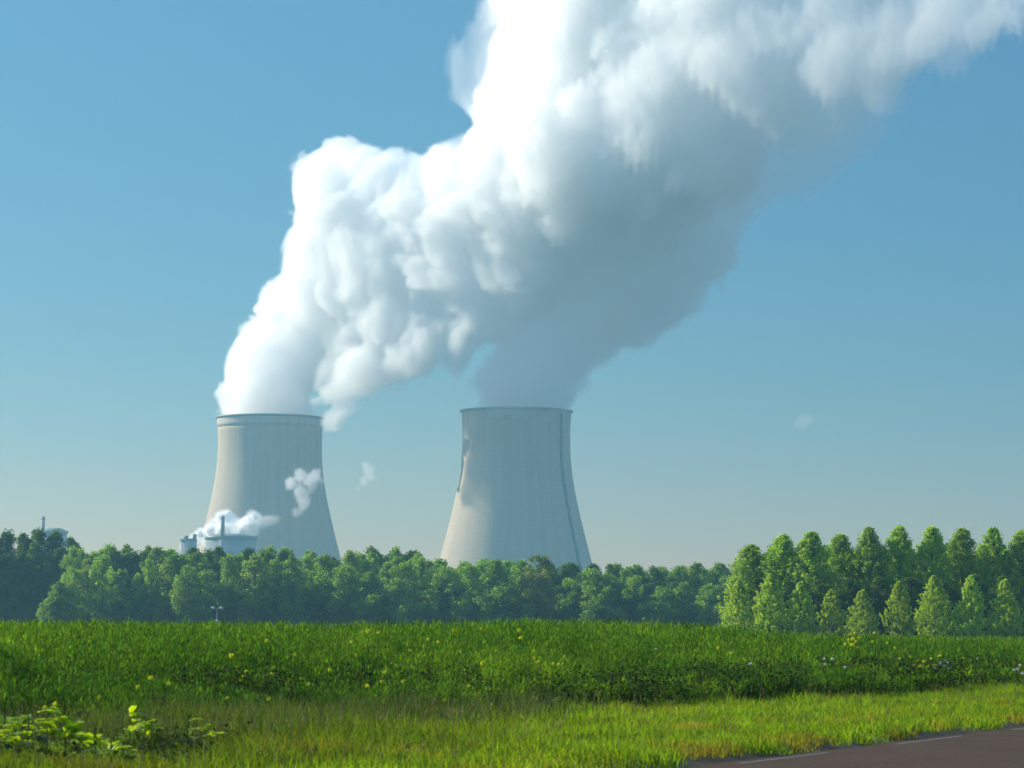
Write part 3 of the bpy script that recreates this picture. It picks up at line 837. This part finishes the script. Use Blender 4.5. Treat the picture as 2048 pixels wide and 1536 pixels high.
# ------------------------------------------------------------------ wild flowers and leafy plants
def canopy_point(px, py, lift=0.0):
    """first point of the sight line through the pixel that meets the canopy"""
    Y = np.linspace(32, 240, 1200)
    d = CM.to_3x3() @ Vector(((px - 1024) / F, -(py - 768) / F, -1.0))
    X = d.x / d.y * Y; Z = CAM_Z + d.z / d.y * Y
    s, t = st(X, Y)
    hc = np.where(s - s_b(t) > 0.3, crop_h(X, Y), 0.18) + gz(X, Y) + lift
    i = np.argmax(hc > Z) if (hc > Z).any() else 300
    return float(X[i]), float(Y[i]), float(Z[i]), float(gz(X[i], Y[i]))

def flat_mat(name, col, trans=0.35):
    m, nt, out = mat_new(name)
    b = N(nt, 'ShaderNodeBsdfDiffuse'); b.inputs['Color'].default_value = c4(col)
    t = N(nt, 'ShaderNodeBsdfTranslucent'); t.inputs['Color'].default_value = c4(col)
    ms = N(nt, 'ShaderNodeMixShader'); ms.inputs[0].default_value = trans
    L(nt, b.outputs[0], ms.inputs[1]); L(nt, t.outputs[0], ms.inputs[2]); L(nt, ms.outputs[0], out.inputs[0])
    return m
MAT_YEL = flat_mat('yellow_petals', (0.80, 0.82, 0.05)); MAT_WPET = flat_mat('white_petals', (0.80, 0.80, 0.76))
MAT_STEM = flat_mat('green_stem', (0.06, 0.11, 0.02), 0.2)
def bloom_mesh(name, mat, seed, n=26, R=0.045, petal=0.022):
    r = np.random.default_rng(seed)
    P = r.standard_normal((n, 3)); P /= np.linalg.norm(P, axis=1)[:, None]; P *= (R * r.random((n, 1)) ** 0.4) * np.array([1, 1, 0.75])
    a = r.standard_normal((n, 3)); a /= np.linalg.norm(a, axis=1)[:, None]; b = np.cross(a, r.standard_normal((n, 3))); b /= np.linalg.norm(b, axis=1)[:, None]
    V = np.stack([P - a * petal, P - b * petal, P + a * petal, P + b * petal], 1)
    o = mesh_np(name, V, (np.arange(n) * 4)[:, None] + np.arange(4), mat=mat); COL.objects.unlink(o); return o.data
YB = [bloom_mesh('bloom', MAT_YEL, 300 + i, 26, 0.04 + 0.006 * i) for i in range(3)]; WB = [bloom_mesh('bloom', MAT_WPET, 320 + i, 22, 0.04) for i in range(2)]
STEMS = {}
def flower(px, py, kind, label, group, size=1.0, lift=0.03):
    size *= 0.78
    X, Y, Z, g0 = canopy_point(px, py, lift)
    o = empty('yellow_flower' if kind == 'y' else 'white_flower', (X, Y, g0), tr_rng.uniform(0, 6.28))
    tag(o, label, 'flower', group)
    H = max(Z - g0, 0.15)
    k = round(H / 0.1)
    if k not in STEMS: STEMS[k] = tubes_mesh('stem', [((0, 0, 0), (0.02, 0.01, k * 0.05), 0.006, 0.005), ((0.02, 0.01, k * 0.05), (0, 0, max(k * 0.1, .1)), 0.005, 0.004)], MAT_STEM, None, 4).data
    for nm, me in (('stem', STEMS[k]), ('bloom', tr_rng.choice(YB if kind == 'y' else WB))):
        c = bpy.data.objects.new(nm, me); COL.objects.link(c); c.parent = o
        if nm == 'bloom': c.location = (0, 0, H); c.scale = (size,) * 3
YEL = [(301, 1356), (337, 1367), (276, 1373), (463, 1312, 1.2), (547, 1336), (488, 1352), (492, 1344), (482, 1360), (454, 1397), (449, 1417), (533, 1282), (736, 1262, 1.3), (757, 1265), (702, 1284), (712, 1310),
       (545, 1347), (604, 1357), (575, 1366), (617, 1370), (579, 1380), (538, 1398), (770, 1345), (764, 1364), (806, 1364), (734, 1372), (764, 1363), (931, 1341), (966, 1327, 1.5), (944, 1362), (937, 1372, 1.2), (970, 1363, 1.2),
       (928, 1387), (912, 1400, 1.3), (889, 1401), (982, 1411, 1.2), (907, 1260, 1.2), (856, 1278), (876, 1284), (962, 1258), (1038, 1260, 1.2), (1042, 1276, 1.2), (1066, 1302), (1067, 1317), (1076, 1323), (1015, 1320),
       (1128, 1313), (1106, 1328), (1118, 1330), (1404, 1256), (1436, 1296), (1462, 1306), (90, 1415), (110, 1408), (200, 1395), (590, 1310), (660, 1340), (820, 1300),
       (1700, 1270, 1.5), (1706, 1278, 1.6), (1712, 1284, 1.4), (1698, 1280, 1.3), (1704, 1290, 1.5), (1709, 1266, 1.2), (1718, 1276, 1.2), (1748, 1266, 1.2), (1690, 1288, 1.2), (1715, 1293, 1.2), (1745, 1283, 1.1), (1775, 1286), (1790, 1296),
       (1822, 1315, 1.1), (1848, 1322, 1.3), (1855, 1330, 1.3), (1862, 1318, 1.2), (1840, 1332, 1.2), (1868, 1330, 1.2), (1828, 1330), (1880, 1312, 1.2), (1915, 1318), (1926, 1317), (1800, 1318), (1835, 1322)]
WHI = [(1870, 1336, 1.2), (1880, 1326, 1.3), (1888, 1331, 1.3), (1895, 1326, 1.2), (1884, 1338, 1.4), (1898, 1337, 1.2), (1891, 1320, 1.1), (1876, 1330, 1.2), (2040, 1330, 1.2), (2035, 1338, 1.4), (2044, 1346, 1.3), (2028, 1340, 1.1), (1500, 1328, 1.3), (1665, 1318, 1.2), (1649, 1317, 1.0), (1650, 1328, .9), (1691, 1334, 1.0), (1312, 1298, 0.8), (1954, 1318, 1.1), (1750, 1335, 1.0)]
def f_where(x):
    if x < 400: return 'left of the left cooling tower'
    if x < 680: return 'below the left cooling tower'
    if x < 880: return 'between the two cooling towers'
    if x < 1180: return 'below the right cooling tower'
    if x < 1480: return 'just right of the right cooling tower'
    return 'in front of the poplars'
for q in YEL:
    flower(q[0], q[1], 'y', 'small yellow flower in the green crop ' + f_where(q[0]), 'yellow flowers ' + f_where(q[0]), 0.95 * (q[2] if len(q) > 2 else 0.9))
for q in WHI:
    flower(q[0], q[1], 'w', 'small white flower in the grass ' + f_where(q[0]), 'white flowers ' + f_where(q[0]), 0.85 * (q[2] if len(q) > 2 else 0.9))

MAT_LEAFY = leaf_mat('broad_leaf', 0.5, 0.4, (2.1, 1.9, 0.5), 0.4)
def big_leaves(name, n, L0, W0, rise, col, seed, parent, spread=0.02):
    r = np.random.default_rng(seed)
    vs, qs, cs = [], [], []
    for i in range(n):
        a = i * 2.4 + r.uniform(-.3, .3); rs = spread * math.sqrt(r.random()); base = np.array([rs * math.cos(a), rs * math.sin(a), (1 - 0.45 * rs / max(spread, .05)) * rise * (0.05 + 0.85 * ((i * 0.618) % 1.0))])
        el = r.uniform(0.45, 1.2); Ln = L0 * r.uniform(0.6, 1.1)
        d = np.array([math.cos(a), math.sin(a), 0.0]); sdv = np.array([-math.sin(a), math.cos(a), 0.0])
        off = len(vs); K = 7
        for k in range(K):
            u = k / (K - 1)
            p = base + d * Ln * (math.cos(el) * u + 0.25 * u * u) + np.array([0, 0, Ln * (math.sin(el) * u - 0.45 * u * u)])
            w = W0 * Ln / L0 * (math.sin(math.pi * (0.06 + 0.90 * u) ** 0.85) ** 0.8) * 0.5 * (1 + 0.12 * r.standard_normal())
            for sgn, cup in ((-1, 1), (0, 0), (1, 1)):
                vs.append(tuple(p + sdv * w * sgn + np.array([0, 0, 0.25 * w * cup + 0.02 * L0 * r.standard_normal() * abs(sgn)])))
        for k in range(K - 1):
            for j in (0, 1):
                qs.append((off + k * 3 + j, off + k * 3 + j + 1, off + k * 3 + j + 4, off + k * 3 + j + 3))
        c = np.array(col) * r.uniform(0.75, 1.25)
        cs += [c] * (K * 3)
    return mesh_np(name, vs, qs, mat=MAT_LEAFY, parent=parent, smooth=True, attrs={'col': np.array(cs)})
def leafy(px, pbase, Y, H, label, n, L0, W0, col, seed):
    low = Y < 35
    if low: n, L0, W0, H = int(n * 2.3), L0 * 0.70, W0 * 0.85, H * 1.05
    p = at(px, pbase, Y); X = p.x; g0 = float(gz(X, Y))
    t = empty('leafy_plant', (X, Y, g0), seed); tag(t, label, 'plant')
    add_tubes('stem', [((0, 0, -0.02), (0.02, 0.01, H), 0.012, 0.006)], MAT_STEM, t, 6)
    big_leaves('foliage', n, L0, W0, H, col, seed, t, 0.27 if low else 0.05)
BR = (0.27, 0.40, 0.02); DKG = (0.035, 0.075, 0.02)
leafy(8, 1500, 31.0, 0.62, 'bright broad leaved plant at the left edge of the verge', 32, 0.282, 0.145, BR, 1)
leafy(58, 1500, 30.4, 0.52, 'bright broad leaved plant beside the one at the left edge', 25, 0.248, 0.119, BR, 2)
leafy(132, 1500, 31.2, 0.62, 'largest bright broad leaved plant of the lower left clump', 38, 0.315, 0.162, BR, 3)
leafy(192, 1510, 30.0, 0.36, 'small low leafy plant between two larger ones at lower left', 22, 0.215, 0.111, BR, 4)
leafy(258, 1500, 31.4, 0.55, 'bright upright leafy plant at the right end of the lower left clump', 28, 0.265, 0.128, BR, 5)
leafy(372, 1530, 32.0, 0.42, 'single lime green leafy plant in rough verge grass near lower left', 19, 0.265, 0.093, BR, 6)
leafy(95, 1530, 29.4, 0.34, 'low darker leafy plant in front of the lower left clump', 25, 0.215, 0.111, (0.06, 0.11, 0.02), 8)
leafy(225, 1530, 29.6, 0.28, 'low dull green plant at the bottom of the lower left clump', 22, 0.199, 0.102, (0.06, 0.11, 0.02), 9)
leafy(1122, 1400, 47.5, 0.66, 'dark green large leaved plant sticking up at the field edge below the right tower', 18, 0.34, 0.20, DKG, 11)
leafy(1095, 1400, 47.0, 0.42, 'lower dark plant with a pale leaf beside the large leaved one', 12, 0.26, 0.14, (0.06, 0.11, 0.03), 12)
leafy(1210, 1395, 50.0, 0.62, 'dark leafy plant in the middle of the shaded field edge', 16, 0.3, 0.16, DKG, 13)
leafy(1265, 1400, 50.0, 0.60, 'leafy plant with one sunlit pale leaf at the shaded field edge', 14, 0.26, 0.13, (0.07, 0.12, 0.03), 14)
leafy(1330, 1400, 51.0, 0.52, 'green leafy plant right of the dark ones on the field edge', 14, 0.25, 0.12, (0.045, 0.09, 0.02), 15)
# ------------------------------------------------------------------ steam
def fft_noise(n, seed, beta=0.0, kmin=0, kmax=99):
    r = np.random.default_rng(seed)
    f = np.fft.rfftn(r.standard_normal((n, n, n)))
    k = np.sqrt(sum(np.square(a) for a in np.meshgrid(np.fft.fftfreq(n) * n, np.fft.fftfreq(n) * n, np.fft.rfftfreq(n) * n, indexing='ij')))
    k[0, 0, 0] = 1e9
    w = np.where((k >= kmin) & (k <= kmax), k ** (-beta), 0)
    t = np.fft.irfftn(f * w, s=(n, n, n))
    return (t / t.std()).astype(np.float32)

def worley_tile(n, cells, seed):
    r = np.random.default_rng(seed)
    pts = r.random((cells, cells, cells, 3)).astype(np.float32)
    g = (np.arange(n) + 0.5) * cells / n
    ci = np.floor(g).astype(int)
    out = np.full((n, n, n), 9.0, np.float32)
    X, Y, Z = np.meshgrid(g, g, g, indexing='ij')
    for dx in (-1, 0, 1):
        for dy in (-1, 0, 1):
            for dz in (-1, 0, 1):
                ix, iy, iz = ci + dx, ci + dy, ci + dz
                p = pts[np.ix_(ix % cells, iy % cells, iz % cells)]
                d = (X - (p[..., 0] + ix[:, None, None])) ** 2 + (Y - (p[..., 1] + iy[None, :, None])) ** 2 + (Z - (p[..., 2] + iz[None, None, :])) ** 2
                np.minimum(out, d, out=out)
    return np.sqrt(out)

def tri(tile, x, y, z):
    """trilinear lookup with wrap; x, y, z in tile voxels"""
    n = tile.shape[0]
    fx, fy, fz = np.floor(x), np.floor(y), np.floor(z)
    ix, iy, iz = fx.astype(np.int32) % n, fy.astype(np.int32) % n, fz.astype(np.int32) % n
    fx, fy, fz = x - fx, y - fy, z - fz
    jx, jy, jz = (ix + 1) % n, (iy + 1) % n, (iz + 1) % n
    t = tile.ravel()
    def g(a, b, c): return t[(a * n + b) * n + c]
    c00 = g(ix, iy, iz) * (1 - fz) + g(ix, iy, jz) * fz
    c01 = g(ix, jy, iz) * (1 - fz) + g(ix, jy, jz) * fz
    c10 = g(jx, iy, iz) * (1 - fz) + g(jx, iy, jz) * fz
    c11 = g(jx, jy, iz) * (1 - fz) + g(jx, jy, jz) * fz
    return (c00 * (1 - fy) + c01 * fy) * (1 - fx) + (c10 * (1 - fy) + c11 * fy) * fx

_t0 = time.time()
WT = worley_tile(72, 9, 1)            # 8 voxels a cell
FT = fft_noise(64, 2, 1.9, 1, 30)     # fractal
ST = [fft_noise(32, 10 + i, 1.5, 1, 4) for i in range(3)]

def build_field(blobs, vox, billow, seed, cell=42.0, warp=9.0, pad=22, zfloor=None):
    """blobs: rows of (x, y, z, r, thickness); returns box, res, signed depth d (>0 inside) and blended thickness"""
    b = np.array(blobs, np.float32)
    lo = (b[:, :3] - b[:, 3:4]).min(0) - pad; hi = (b[:, :3] + b[:, 3:4]).max(0) + pad
    if zfloor is not None: lo[2] = zfloor
    res = np.ceil((hi - lo) / vox).astype(int) + 1
    hi = lo + (res - 1) * vox
    cv = vox * 4                                             # coarse SDF
    cres = np.ceil((hi - lo) / cv).astype(int) + 2
    gx, gy, gz = [lo[i] + np.arange(cres[i], dtype=np.float32) * cv for i in range(3)]
    K = cell / 6.5
    acc = np.zeros(cres, np.float32); wt = np.zeros(cres, np.float32)
    for (x, y, z, r, th) in b:
        d = r - np.sqrt((gx[:, None, None] - x) ** 2 + (gy[None, :, None] - y) ** 2 + (gz[None, None, :] - z) ** 2)
        e = np.exp(np.clip(d, -60, 70) / K)
        acc += e; wt += e * th
    D = K * np.log(acc); TH = wt / acc
    out_d = np.empty(res, np.float32); out_t = np.empty(res, np.float32)
    ys = (np.arange(res[1]) * vox).astype(np.float32); zs = (np.arange(res[2]) * vox).astype(np.float32)
    Yg, Zg = np.meshgrid(ys, zs, indexing='ij')
    def up(A, i, Yc, Zc):
        fx = i * vox / cv; x0 = int(fx); fx -= x0
        S = A[x0] * (1 - fx) + A[min(x0 + 1, A.shape[0] - 1)] * fx
        fy = Yc / cv; y0 = fy.astype(np.int32); fy = fy - y0
        fz = Zc / cv; z0 = fz.astype(np.int32); fz = fz - z0
        return (S[y0, z0] * (1 - fz) + S[y0, z0 + 1] * fz) * (1 - fy) + (S[y0 + 1, z0] * (1 - fz) + S[y0 + 1, z0 + 1] * fz) * fy
    for i in range(res[0]):
        d = up(D, i, Yg, Zg); t = up(TH, i, Yg, Zg)
        out_t[i] = t
        m = (d > -26) & (d < 40)
        if not m.any():
            out_d[i] = d; continue
        X = np.full(m.sum(), i * vox + lo[0] + seed * 531.0, np.float32); Y = Yg[m] + lo[1]; Z = Zg[m] + lo[2]
        s = 32 / 210.0
        wx = tri(ST[0], X * s, Y * s, Z * s) * warp; wy = tri(ST[1], X * s, Y * s, Z * s) * warp; wz = tri(ST[2], X * s, Y * s, Z * s) * warp
        X2, Y2_, Z2 = X + wx, Y + wy, Z + wz
        k = 8.0 / cell
        w1 = tri(WT, X2 * k, Y2_ * k, Z2 * k)
        k2 = 8.0 / (cell * 0.42)
        X3, Y3, Z3 = X2 * 0.8 + Y2_ * 0.6, -X2 * 0.6 + Y2_ * 0.8, Z2
        w2 = tri(WT, X3 * k2, Y3 * k2, Z3 * k2)
        k3 = 8.0 / (cell * 0.19)
        X4, Y4, Z4 = X2, Y2_ * 0.7 + Z2 * 0.71, -Y2_ * 0.71 + Z2 * 0.7
        w3 = tri(WT, X4 * k3, Y4 * k3, Z4 * k3)
        fb = tri(FT, X * 0.30, Y * 0.30, Z * 0.30)
        fb2 = tri(FT, X2 * 0.085 + 11, Y2_ * 0.085, Z2 * 0.085)
        tm = np.clip(t[m], 0.05, 1)
        dd = d[m] + billow * cell * ((0.55 - w1) * 0.50 + (0.5 - w2) * 0.21 + (0.5 - w3) * 0.14) * (0.35 + 0.65 * tm) \
            + fb * 1.5 * cell / 42 + fb2 * (4.5 + 9.0 * (1 - tm)) * cell / 42
        d[m] = dd
        out_d[i] = d
    return lo, hi, res, out_d, out_t

def voxel_group(name, lo, hi, res, mode, thr, mat):
    ng = bpy.data.node_groups.new(name, 'GeometryNodeTree')
    ng.interface.new_socket('Geometry', in_out='INPUT', socket_type='NodeSocketGeometry')
    ng.interface.new_socket('Geometry', in_out='OUTPUT', socket_type='NodeSocketGeometry')
    gi = ng.nodes.new('NodeGroupInput'); go = ng.nodes.new('NodeGroupOutput')
    pos = ng.nodes.new('GeometryNodeInputPosition')
    def vm(op, a, b):
        n = ng.nodes.new('ShaderNodeVectorMath'); n.operation = op
        for s, v in zip(n.inputs, (a, b)):
            if isinstance(v, tuple): s.default_value = v
            else: ng.links.new(v, s)
        return n
    st = tuple(float((hi[i] - lo[i]) / (res[i] - 1)) for i in range(3))
    a = vm('SUBTRACT', pos.outputs[0], tuple(float(x) for x in lo))
    b = vm('DIVIDE', a.outputs[0], st)
    c = vm('ADD', b.outputs[0], (0.5, 0.5, 0.5))
    f = ng.nodes.new('ShaderNodeVectorMath'); f.operation = 'FLOOR'; ng.links.new(c.outputs[0], f.inputs[0])
    d = vm('DOT_PRODUCT', f.outputs[0], (float(res[1] * res[2]), float(res[2]), 1.0))
    si = ng.nodes.new('GeometryNodeSampleIndex'); si.data_type = 'FLOAT'; si.domain = 'POINT'; si.clamp = True
    na = ng.nodes.new('GeometryNodeInputNamedAttribute'); na.data_type = 'FLOAT'; na.inputs[0].default_value = 'dens'
    ng.links.new(gi.outputs[0], si.inputs['Geometry'])
    ng.links.new(na.outputs[0], si.inputs['Value'])
    ng.links.new(d.outputs['Value'], si.inputs['Index'])
    vc = ng.nodes.new('GeometryNodeVolumeCube')
    ng.links.new(si.outputs[0], vc.inputs['Density'])
    vc.inputs['Background'].default_value = 0.0
    vc.inputs['Min'].default_value = tuple(float(x) for x in lo); vc.inputs['Max'].default_value = tuple(float(x) for x in hi)
    for k, ax in enumerate('XYZ'): vc.inputs['Resolution ' + ax].default_value = int(res[k])
    last = vc.outputs[0]
    if mode == 'mesh':
        v2 = ng.nodes.new('GeometryNodeVolumeToMesh')
        ng.links.new(last, v2.inputs[0]); v2.inputs['Threshold'].default_value = thr; v2.inputs['Adaptivity'].default_value = 0.0
        last = v2.outputs[0]
        sm = ng.nodes.new('GeometryNodeSetShadeSmooth'); ng.links.new(last, sm.inputs[0]); last = sm.outputs[0]
    sm = ng.nodes.new('GeometryNodeSetMaterial'); sm.inputs['Material'].default_value = mat
    ng.links.new(last, sm.inputs[0]); ng.links.new(sm.outputs[0], go.inputs[0])
    return ng

def voxel_obj(name, vals, lo, hi, res, mode, thr, mat):
    """voxel values sit on the points of an unlinked carrier mesh; a Volume (or Mesh) object turns them into a density grid"""
    me = bpy.data.meshes.new('voxel_values')
    n = int(np.prod(res))
    me.vertices.add(n)
    at_ = me.attributes.new('dens', 'FLOAT', 'POINT')
    at_.data.foreach_set('value', np.ascontiguousarray(vals, np.float32).ravel())
    carrier = bpy.data.objects.new('voxel_values', me)
    data = bpy.data.meshes.new(name) if mode == 'mesh' else bpy.data.volumes.new(name)
    if mode != 'mesh': data.materials.append(mat)
    o = bpy.data.objects.new(name, data)
    COL.objects.link(o)
    md = o.modifiers.new('voxels', 'NODES')
    ng = voxel_group(name, lo, hi, res, mode, thr, mat)
    oi = ng.nodes.new('GeometryNodeObjectInfo'); oi.inputs['Object'].default_value = carrier
    for l in list(ng.links):
        if l.from_node.bl_idname == 'NodeGroupInput': ng.links.remove(l)
    si = next(n_ for n_ in ng.nodes if n_.bl_idname == 'GeometryNodeSampleIndex')
    ng.links.new(oi.outputs['Geometry'], si.inputs['Geometry'])
    md.node_group = ng
    return o

def steam_surface_mat():
    m, nt, out = mat_new('steam_core')
    d = N(nt, 'ShaderNodeBsdfDiffuse'); d.inputs['Color'].default_value = (0.985, 0.985, 0.985, 1)
    t = N(nt, 'ShaderNodeBsdfTranslucent'); t.inputs['Color'].default_value = (0.985, 0.985, 0.985, 1)
    mx = N(nt, 'ShaderNodeMixShader'); mx.inputs[0].default_value = 0.12
    L(nt, d.outputs[0], mx.inputs[1]); L(nt, t.outputs[0], mx.inputs[2]); L(nt, mx.outputs[0], out.inputs[0])
    return m

def steam_volume_mat():
    m, nt, out = mat_new('steam_veil')
    v = N(nt, 'ShaderNodeVolumePrincipled')
    v.inputs['Color'].default_value = (1, 1, 1, 1)
    v.inputs['Anisotropy'].default_value = 0.4
    v.inputs['Density'].default_value = 1.0
    L(nt, v.outputs[0], out.inputs['Volume'])
    return m

MAT_SC = steam_surface_mat(); MAT_SV = steam_volume_mat()

def steam(name, blobs, label, cat, vox, core_depth, edge, dens, billow=1.0, seed=0, cell=42.0, warp=9.0, zfloor=None, pad=22, group=None, kind=None, core=True):
    lo, hi, res, d, th = build_field(blobs, vox, billow, seed, cell, warp, pad, zfloor)
    print(name, 'res', res, int(np.prod(res)), round(time.time() - _t0, 1))
    if zfloor is not None:
        pass
    root = None
    inside = np.clip(d / edge, 0, 1)
    inside = inside * inside * (3 - 2 * inside)
    rho = inside * dens * np.clip(th, 0, 1) ** 1.6
    # fade at the box borders
    if core:
        F_ = (d - core_depth) - 90 * np.clip(0.97 - th, 0, 1)
        F_ = np.clip(F_, -5, 5)
        o = voxel_obj(name, F_ + 5, lo, hi, res, 'mesh', 5.0, MAT_SC)
        dg = bpy.context.evaluated_depsgraph_get()
        me = bpy.data.meshes.new_from_object(o.evaluated_get(dg))
        old = o.data
        bpy.data.objects.remove(o); bpy.data.meshes.remove(old)
        me.name = name
        n_ = len(me.vertices); ed = np.empty(len(me.edges) * 2, np.int32); me.edges.foreach_get('vertices', ed); ed = ed.reshape(-1, 2)
        par = np.arange(n_)                                  # keep the one connected body, drop crumbs
        while True:
            pa, pb = par[ed[:, 0]], par[ed[:, 1]]; lo_, hi_ = np.minimum(pa, pb), np.maximum(pa, pb); mk = lo_ != hi_
            if not mk.any(): break
            np.minimum.at(par, hi_[mk], lo_[mk])
            while not (par[par] == par).all(): par = par[par]
        big = np.bincount(par).argmax()
        if (par != big).any():
            bm_ = bmesh.new(); bm_.from_mesh(me); bm_.verts.ensure_lookup_table()
            bmesh.ops.delete(bm_, geom=[bm_.verts[i] for i in np.nonzero(par != big)[0]], context='VERTS')
            bm_.to_mesh(me); bm_.free()
        if not me.materials: me.materials.append(MAT_SC)
        root = bpy.data.objects.new(name, me); COL.objects.link(root)
        print('  core faces', len(me.polygons))
    v = voxel_obj('thin_veil' if core else name, rho, lo, hi, res, 'vol', 0, MAT_SV)
    if root is None: root = v
    else: v.parent = root
    tag(root, label, cat, group, kind)
    return root

DRIFT = 0.37
def B(rows, Y, B0):
    out = []
    for r in rows:
        x, y, rad = r[:3]; dy = r[3] if len(r) > 3 else 0; th = r[4] if len(r) > 4 else 1.0
        dy -= DRIFT * (x - B0)
        p = at(x, y, Y + dy)
        out.append((p.x, p.y, p.z, rad * (Y + dy) / F, th))
    return out

PL1 = [(538, 812, 88, 0, 1), (530, 775, 84), (545, 725, 86), (602, 700, 84), (585, 655, 78), (645, 625, 88), (640, 565, 72), (720, 605, 96, 10),
       (680, 505, 92), (645, 450, 52), (700, 425, 90), (668, 355, 48), (690, 325, 34), (745, 385, 80), (790, 480, 112), (800, 395, 62), (865, 400, 80),
       (850, 540, 100, 15), (890, 470, 112), (935, 385, 92), (965, 470, 112), (1000, 400, 110), (1050, 310, 118), (960, 590, 85, 10), (1030, 540, 100),
       (672, 812, 27, -42), (664, 838, 19, -42), (690, 788, 36, -40), (730, 762, 36, -38), (715, 742, 38, -42), (748, 772, 34, -40), (775, 735, 42, -32), (820, 705, 44, -28), (870, 672, 52, -20), (930, 668, 48, -10), (975, 630, 60),
       (740, 690, 62, -10), (690, 738, 44, -15), (800, 655, 72, -5), (905, 725, 16, -10, .5), (860, 738, 8, -10, .3),
       (1100, 230, 125), (1100, 110, 100), (1090, 10, 92), (1180, 160, 150), (1230, 20, 170), (1290, 260, 150), (1180, 330, 130), (1370, 160, 165, 0, .9), (1430, 40, 170, 0, .9),
       (1440, 300, 82, 0, .75), (1100, 420, 120), (1520, 110, 150, 0, .72), (1590, 210, 80, 0, .5), (1560, 30, 120, 0, .8), (1690, 90, 125, 0, .6), (1800, 70, 112, 0, .52), (1905, 15, 105, 0, .48), (2010, -20, 95, 0, .44), (2110, -50, 95, 0, .42),
       (1150, -120, 150), (1300, -160, 180), (1500, -130, 180, 0, .85), (1700, -110, 150, 0, .6), (1880, -130, 140, 0, .5), (2050, -110, 110, 0, .4),
       (1000, 60, 34, 0, .3), (975, 150, 26, 0, .26), (980, 215, 30, 0, .3), (1005, 120, 40, 0, .35), (985, 5, 28, 0, .3), (940, 120, 20, 0, .22), (948, 205, 16, 0, .22), (925, 85, 12, 0, .2), (915, 290, 20, 0, .3), (1010, 200, 34, 0, .4), (1960, 60, 60, 0, .35), (1880, 110, 55, 0, .35), (1780, 190, 60, 0, .35), (1690, 230, 55, 0, .35)]
PL2 = [(1036, 808, 88, 0, 1), (1054, 775, 80), (1072, 735, 74), (1098, 700, 80), (1140, 670, 80), (1110, 640, 90), (1180, 640, 90), (1245, 625, 88), (1150, 560, 110),
       (1310, 570, 88), (1250, 520, 130), (1345, 495, 100), (1230, 430, 130), (1330, 420, 125), (1150, 470, 110), (1100, 560, 80), (1410, 400, 66, 0, .7), (1380, 330, 110, 0, .8), (1400, 520, 48, 0, .9),
       (1440, 360, 70, 0, .5), (1470, 300, 80, 0, .4), (1560, 260, 75, 0, .35), (1650, 190, 70, 0, .3)]
if not globals().get('NO_STEAM'):
    steam('steam_plume', B(PL1, Y1, 538), 'bright white steam plume rising from the left cooling tower towards the upper right', 'steam plume', 1.7, 26.0, 2.4, 0.10, seed=1, zfloor=TOP1 - 16)
    steam('steam_plume', B(PL2, Y2, 1036), 'blue grey shaded steam plume rising from the right cooling tower', 'steam plume', 1.7, 34.0, 2.8, 0.06, seed=2, zfloor=TOP2 - 10)

PUFF = [(372, 1092, 9), (388, 1084, 12), (408, 1072, 16), (428, 1060, 17), (445, 1042, 13), (452, 1028, 9), (462, 1052, 20), (485, 1056, 18), (500, 1046, 16), (512, 1036, 13), (520, 1048, 11, 0, .7), (480, 1074, 20), (450, 1076, 20), (505, 1066, 13), (420, 1084, 14), (536, 1042, 9, 0, .4), (548, 1040, 6, 0, .3)]
WISP = [(580, 966, 18, 0, .5), (598, 950, 17, 0, .5), (618, 962, 16, 0, .5), (632, 945, 13, 0, .42), (602, 985, 18, 0, .45), (605, 1005, 17, 0, .38), (592, 1024, 10, 0, .3), (620, 985, 10, 0, .3), (645, 965, 8, 0, .25)]
WISP2 = [(725, 928, 13, 0, .45), (740, 935, 14, 0, .45), (742, 950, 14, 0, .45), (728, 962, 13, 0, .4), (716, 978, 10, 0, .35), (711, 992, 5, 0, .25), (748, 960, 8, 0, .25)]
WISP3 = [(1590, 848, 12, 0, .16), (1605, 842, 14, 0, .2), (1622, 838, 12, 0, .16), (1600, 852, 12, 0, .16)]
if not globals().get('NO_STEAM'):
    steam('steam_cloud', B(PUFF, 2235, 450), 'low bright white steam cloud drifting behind the thin chimney', 'steam cloud', 0.9, 3.0, 2.0, 0.22, seed=3, cell=11, warp=2.5, pad=6)
    steam('steam_wisp', B(WISP, 2200, 600), 'thin ragged steam wisp in front of the left cooling tower', 'steam wisp', 0.9, 9, 1.6, 0.40, seed=4, cell=10, warp=4, pad=7, core=False, group=None)
    steam('steam_wisp', B(WISP2, 2200, 725), 'small faint steam wisp in the sky between the two towers', 'steam wisp', 0.9, 9, 2.0, 0.30, seed=5, cell=10, warp=4, pad=7, core=False)
    steam('steam_wisp', B(WISP3, 2440, 1605), 'very faint cloud wisp low in the sky right of the towers', 'steam wisp', 1.1, 9, 2.5, 0.22, seed=6, cell=12, warp=4, pad=8, core=False)
def haze_box():
    m, nt, out = mat_new('haze_air')
    v = N(nt, 'ShaderNodeVolumePrincipled')
    v.inputs['Color'].default_value = HAZE_COL
    v.inputs['Density'].default_value = HAZE_D
    v.inputs['Anisotropy'].default_value = HAZE_G
    L(nt, v.outputs[0], out.inputs['Volume'])
    x0, x1, y0, y1, z0, z1 = -1600, 1600, -60, 2500, -12, 620
    vs = [(x, y, z) for x in (x0, x1) for y in (y0, y1) for z in (z0, z1)]
    o = mesh_np('haze', vs, [(0, 1, 3, 2), (4, 6, 7, 5), (0, 4, 5, 1), (2, 3, 7, 6), (0, 2, 6, 4), (1, 5, 7, 3)], mat=m)
    tag(o, 'thin pale blue summer haze filling the air over the valley', 'haze', kind='stuff')
HAZE_COL = (0.36, 0.80, 1.0, 1); HAZE_D = 0.00017; HAZE_G = 0.3
if not globals().get('NO_HAZE'):
    haze_box()
